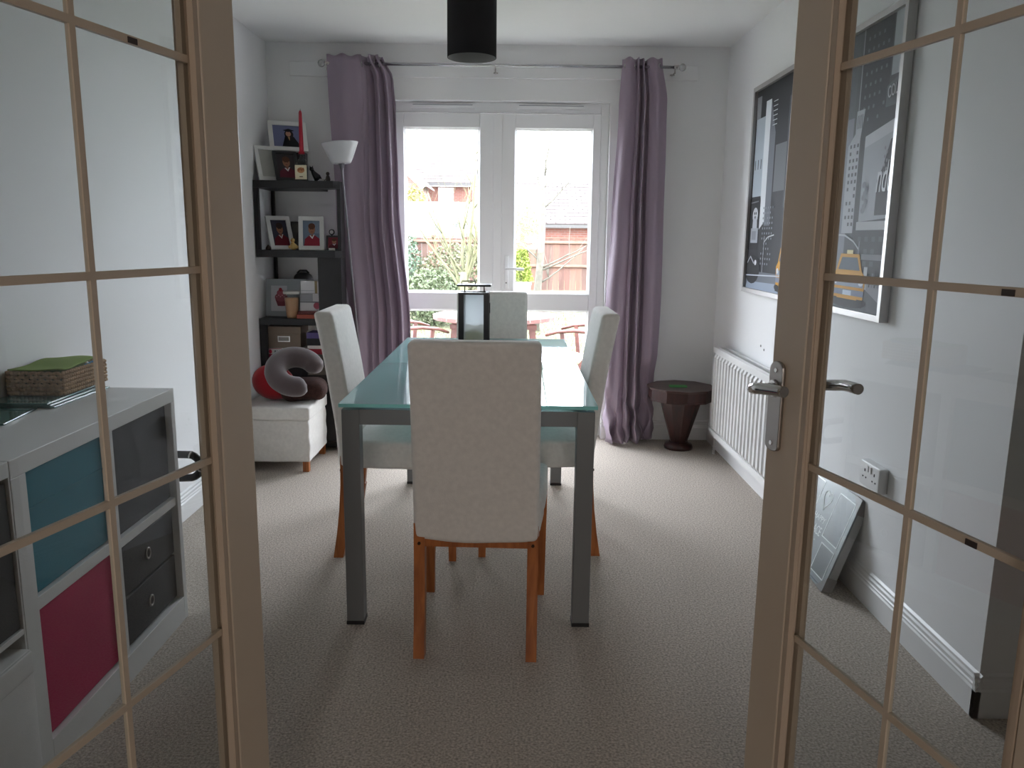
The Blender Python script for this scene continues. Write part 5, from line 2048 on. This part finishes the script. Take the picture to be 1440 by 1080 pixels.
bark1 = mat('yellow_green_bark', (0.10, 0.098, 0.05), 0.9, var=0.25, scale=9)
bark2 = mat('grey_lichen_bark', (0.085, 0.078, 0.06), 0.9, var=0.35, scale=12)
tr1 = thing('bare_tree', 'bare yellow green many-stemmed tree before the left fence', 'tree', (-0.72, 12.0, GZ))
rng = random.Random(3)
m = MB()
m.tube([(0, 0, 0), (0.01, 0, 0.35), (-0.01, 0, 0.75), (0.0, 0, 0.95)], [0.085, 0.07, 0.062, 0.055], 10)
m.build('trunk', bark1, tr1)
for k, (dx, dy, L_, r_) in enumerate(((-0.28, 0.1, 1.7, 0.030), (-0.62, -0.1, 1.1, 0.024), (0.08, 0.0, 2.0, 0.036), (0.30, 0.1, 1.6, 0.028), (0.6, -0.1, 1.0, 0.022), (-0.1, 0.3, 1.9, 0.03), (-0.8, 0.2, 1.0, 0.02), (0.75, 0.2, 0.9, 0.02))):
    m = MB()
    branch(m, (0, 0, 0.55 + 0.06 * k), (dx, dy, 1.0), r_, L_, 1, rng, 0.45, 0.3)
    m.build('branch', bark1, tr1)
tr2 = thing('bare_tree', 'bare slender grey barked tree seen through the right door leaf', 'tree', (0.37, 12.6, GZ))
rng = random.Random(11)
m = MB()
m.tube([(0, 0, 0), (0.02, 0, 0.5), (0.06, 0, 1.0), (0.09, 0, 1.5), (0.10, 0, 2.0), (0.07, 0, 2.45)], [0.075, 0.062, 0.055, 0.050, 0.036, 0.024], 10)
m.build('trunk', bark2, tr2)
for k, (z, dx, dz, L_, r_) in enumerate(((0.75, 0.9, 0.45, 0.9, 0.016), (0.95, 0.9, 0.3, 0.85, 0.018), (1.1, -0.7, 0.6, 0.6, 0.016), (1.0, 1.0, 0.35, 0.8, 0.016), (1.25, -0.8, 0.75, 0.5, 0.014), (1.9, 0.8, 0.75, 1.0, 0.013), (2.05, -0.35, 1.0, 0.7, 0.014), (2.4, -0.06, 1.0, 1.0, 0.017), (2.2, 0.4, 0.6, 0.45, 0.010), (2.42, 0.2, 1.0, 0.4, 0.012))):
    m = MB()
    branch(m, (0.02 + 0.04 * z, 0, z), (dx, 0.1 * (-1) ** k, dz), r_, L_, 2, rng, 0.35, 0.1)
    m.build('branch', bark2, tr2)


# --- leafy shrubs


def leaves(m, n, fn, size, rng):
    for _ in range(n):
        p = Vector(fn(rng))
        s = size * rng.uniform(0.6, 1.3)
        a = Vector((rng.uniform(-1, 1), rng.uniform(-1, 1), rng.uniform(-0.6, 1))).normalized()
        b_ = a.cross(Vector((rng.uniform(-1, 1), rng.uniform(-1, 1), rng.uniform(-1, 1)))).normalized()
        m.add([p - a * s, p + b_ * s * 0.45, p + a * s, p - b_ * s * 0.45], [(0, 1, 2, 3)])


def blob(rx, ry, h, flat=1.0):
    def f(rng):
        while True:
            x, y, z = rng.uniform(-1, 1), rng.uniform(-1, 1), rng.uniform(-1, 1)
            q = x * x + y * y + z * z
            if 0.25 < q < 1:
                return (x * rx, y * ry, h / 2 + z * h / 2)
    return f


def cone(rx, h, z0=0.0):
    def f(rng):
        t_ = rng.random() ** 1.4
        a = rng.uniform(0, 2 * PI)
        r = rx * (1 - t_) ** 0.8 * rng.uniform(0.5, 1) + 0.01
        return (r * math.cos(a), r * math.sin(a), z0 + t_ * h)
    return f


def shrub(label, loc, fn, n, size, colr, seed, sh=0.5, cat_='shrub', name='shrub'):
    t = thing(name, label, cat_, loc)
    rng = random.Random(seed)
    m = MB()
    leaves(m, n, fn, size, rng)
    o = m.build('foliage', mat('leaf_' + colr, lin(colr), 0.7, var=0.35, scale=5), t, merge=False)
    o['kind'] = 'stuff'
    m = MB()
    for k in range(4):
        a = 2 * PI * k / 4
        m.tube([(0, 0, 0), (0.06 * math.cos(a), 0.06 * math.sin(a), sh * 0.5), (0.14 * math.cos(a), 0.14 * math.sin(a), sh)], [0.018, 0.014, 0.006], 5)
    m.build('stem', bark2, t)
    return t


shrub('loose dark green shrub at the far left before the fence', (-2.45, 13.0, GZ), blob(0.55, 0.5, 1.0), 3000, 0.045, '3a4a36', 1)
shrub('grey green shrub under the bare yellow green tree', (-1.3, 13.3, GZ), blob(0.6, 0.5, 0.95), 3400, 0.04, '4a5438', 2)
shrub('twiggy olive hedge shrub behind the bare yellow green tree', (-1.0, 15.5, GZ), blob(0.9, 0.5, 1.35), 4200, 0.04, '52543a', 3)
shrub('climbing green shrub on the left end of the fence', (-2.6, 17.2, GZ), blob(0.7, 0.4, 1.75), 3000, 0.05, '4d5f4a', 4)
shrub('bright yellow green bush growing beyond the fence', (0.30, 21.0, GZ), blob(0.5, 0.5, 2.35), 3000, 0.05, '5d6a3a', 5)
shrub('yellow bush before the brick house on the left', (-4.05, 34.0, -0.6), blob(0.55, 0.5, 4.2), 1800, 0.07, '6f6c34', 6)
pc = shrub('small golden conifer in a pale pot before the fence', (0.20, 17.0, GZ + 0.55), cone(0.24, 0.98), 2600, 0.035, '68742a', 7, name='potted_conifer')
m = MB()
m.lathe([(0.15, -0.55), (0.17, -0.5), (0.2, -0.08), (0.215, -0.07), (0.215, 0.0), (0.19, 0.0), (0.185, -0.04), (0.001, -0.04)], 20, caps=False)
m.lathe([(0.001, -0.55), (0.15, -0.55)], 20, caps=False)
m.build('pot', mat('pale_pot', lin('a9aaa6'), 0.7), pc)

# --- neighbouring houses
brickm = brick_mat('red_brick', '643b31', '6f4439', '6a5f5a')
tilem = mat('brown_red_roof_tile', (0.075, 0.062, 0.058), 0.9, var=0.2, scale=2)
tilem2 = mat('dark_roof_tile', (0.072, 0.06, 0.057), 0.9, var=0.2, scale=2)


def tiled_roof(parent, x0, x1, y0, z0, y1, z1, n, mm):
    """rows of overlapping tiles from eave (y0, z0) to ridge (y1, z1): each course one stepped strip cut into tiles"""
    for i in range(n):
        m = MB()
        a, b_ = i / n, (i + 1.25) / n
        ya, za = y0 + (y1 - y0) * a, z0 + (z1 - z0) * a
        yb, zb = y0 + (y1 - y0) * min(1, b_), z0 + (z1 - z0) * min(1, b_)
        tw = 0.33
        x = x0 - (tw / 2 if i % 2 else 0)
        while x < x1:
            xa, xb = max(x, x0), min(x + tw - 0.015, x1)
            if xb - xa > 0.03:
                m.hexa([(xa, ya, za + 0.03), (xb, ya, za + 0.03), (xb, yb, zb), (xa, yb, zb), (xa, ya, za + 0.075), (xb, ya, za + 0.075), (xb, yb, zb + 0.03), (xa, yb, zb + 0.03)])
            x += tw
        m.build('tile_course', mm, parent, merge=False)


def house_window(parent, x0, x1, z0, z1, y):
    m = MB()
    e = 0.07
    m.box(x0, x1, y - 0.05, y + 0.02, z0, z0 + e).box(x0, x1, y - 0.05, y + 0.02, z1 - e, z1).box(x0, x0 + e, y - 0.05, y + 0.02, z0 + e, z1 - e).box(x1 - e, x1, y - 0.05, y + 0.02, z0 + e, z1 - e)
    xm = (x0 + x1) / 2
    m.box(xm - e / 2, xm + e / 2, y - 0.05, y + 0.02, z0 + e, z1 - e)
    f = m.build('window_frame', upvc_m, parent)
    for a, b_ in ((x0 + e, xm - e / 2), (xm + e / 2, x1 - e)):
        MB().box(a, b_, y - 0.02, y - 0.01, z0 + e, z1 - e).build('pane', mat('house_pane', lin('6f7c88'), 0.1), f)


hA = thing('brick_house', 'red brick house with a tiled roof beyond the fence at the left', 'house', (0, 40.0, 0))
MB().box(-9.0, -2.0, 0, 7, -0.6, 3.95).build('wall', brickm, hA)
tiled_roof(hA, -9.3, -1.85, -0.35, 3.80, 4.0, 5.75, 11, tilem)
m = MB()
m.hexa([(-9.3, 4.0, 5.7), (-1.85, 4.0, 5.7), (-1.85, 8.3, 3.75), (-9.3, 8.3, 3.75), (-9.3, 4.0, 5.78), (-1.85, 4.0, 5.78), (-1.85, 8.3, 3.83), (-9.3, 8.3, 3.83)])
m.hexa([(-9.0, 0.0, 3.9), (-2.0, 0.0, 3.9), (-2.0, 7, 3.9), (-9.0, 7, 3.9), (-9.0, 3.9, 5.6), (-2.0, 3.9, 5.6), (-2.0, 4.1, 5.6), (-9.0, 4.1, 5.6)])
m.build('roof_slope', tilem, hA)
MB().box(-9.3, -1.85, -0.46, -0.36, 3.70, 3.82).build('gutter', mat('dark_gutter', lin('3a3836'), 0.5), hA)
MB().box(-9.3, -1.85, -0.36, 0.0, 3.66, 3.76).build('soffit', upvc_m, hA)
house_window(hA, -3.66, -2.92, 2.95, 3.62, 0.0)
house_window(hA, -6.4, -5.4, 2.85, 3.62, 0.0)
hB = thing('gabled_house', 'pale gabled house wing at the far left edge of the garden view', 'house', (0, 37.0, 0))
m = MB()
m.prism([(-9.0, -0.6), (-4.05, -0.6), (-4.05, 3.45), (-5.6, 4.9), (-9.0, 4.9)], -1.5, 2.0, 'Y')
m.build('wall', brick_mat('pale_pink_brick', '6b5048', '735a50', '7a6c66'), hB)
m = MB()
m.bar((-3.85, -1.75, 3.35), (-5.65, -1.75, 5.05), 0.09, 0.25)
m.build('verge_board', upvc_m, hB)
m = MB()
m.hexa([(-3.75, -1.85, 3.38), (-3.75, 2.0, 3.38), (-5.65, 2.0, 5.17), (-5.65, -1.85, 5.17), (-3.75, -1.85, 3.44), (-3.75, 2.0, 3.44), (-5.65, 2.0, 5.23), (-5.65, -1.85, 5.23)])
m.build('roof_slope', tilem2, hB)
hC = thing('garage', 'low brick garage with a wide tiled roof beyond the fence at the right', 'garage', (0, 28.0, 0))
MB().box(-0.3, 9.0, 0, 5.8, -0.6, 1.78).build('wall', brickm, hC)
tiled_roof(hC, -0.5, 9.2, -0.3, 1.70, 2.9, 3.32, 13, tilem2)
m = MB()
m.hexa([(-0.5, 2.9, 3.27), (9.2, 2.9, 3.27), (9.2, 6.1, 1.67), (-0.5, 6.1, 1.67), (-0.5, 2.9, 3.35), (9.2, 2.9, 3.35), (9.2, 6.1, 1.75), (-0.5, 6.1, 1.75)])
m.hexa([(-0.3, 0, 1.75), (9, 0, 1.75), (9, 5.8, 1.75), (-0.3, 5.8, 1.75), (-0.3, 2.8, 3.2), (9, 2.8, 3.2), (9, 3.0, 3.2), (-0.3, 3.0, 3.2)])
m.build('roof_slope', tilem2, hC)
MB().box(-0.5, 9.2, -0.41, -0.31, 1.60, 1.71).build('gutter', mat('dark_gutter', lin('3a3836'), 0.5), hC)
hD = thing('conservatory', 'low white conservatory with grey panes beyond the left fence', 'conservatory', (0, 30.0, 0))
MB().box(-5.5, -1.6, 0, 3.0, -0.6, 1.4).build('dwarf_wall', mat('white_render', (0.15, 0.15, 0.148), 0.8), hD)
m = MB()
m.hexa([(-5.6, -0.15, 1.78), (-1.5, -0.15, 1.78), (-1.5, 3.1, 2.55), (-5.6, 3.1, 2.55), (-5.6, -0.15, 1.88), (-1.5, -0.15, 1.88), (-1.5, 3.1, 2.65), (-5.6, 3.1, 2.65)])
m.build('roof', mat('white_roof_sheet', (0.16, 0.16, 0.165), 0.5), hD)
MB().box(-5.5, -1.6, 0.1, 3.0, 1.4, 1.78).build('frame', upvc_m, hD)
for i in range(5):
    MB().box(-5.4 + i * 0.76, -4.8 + i * 0.76, 0.06, 0.11, 1.42, 1.74).build('pane', mat('house_pane', lin('6f7c88'), 0.1), hD)
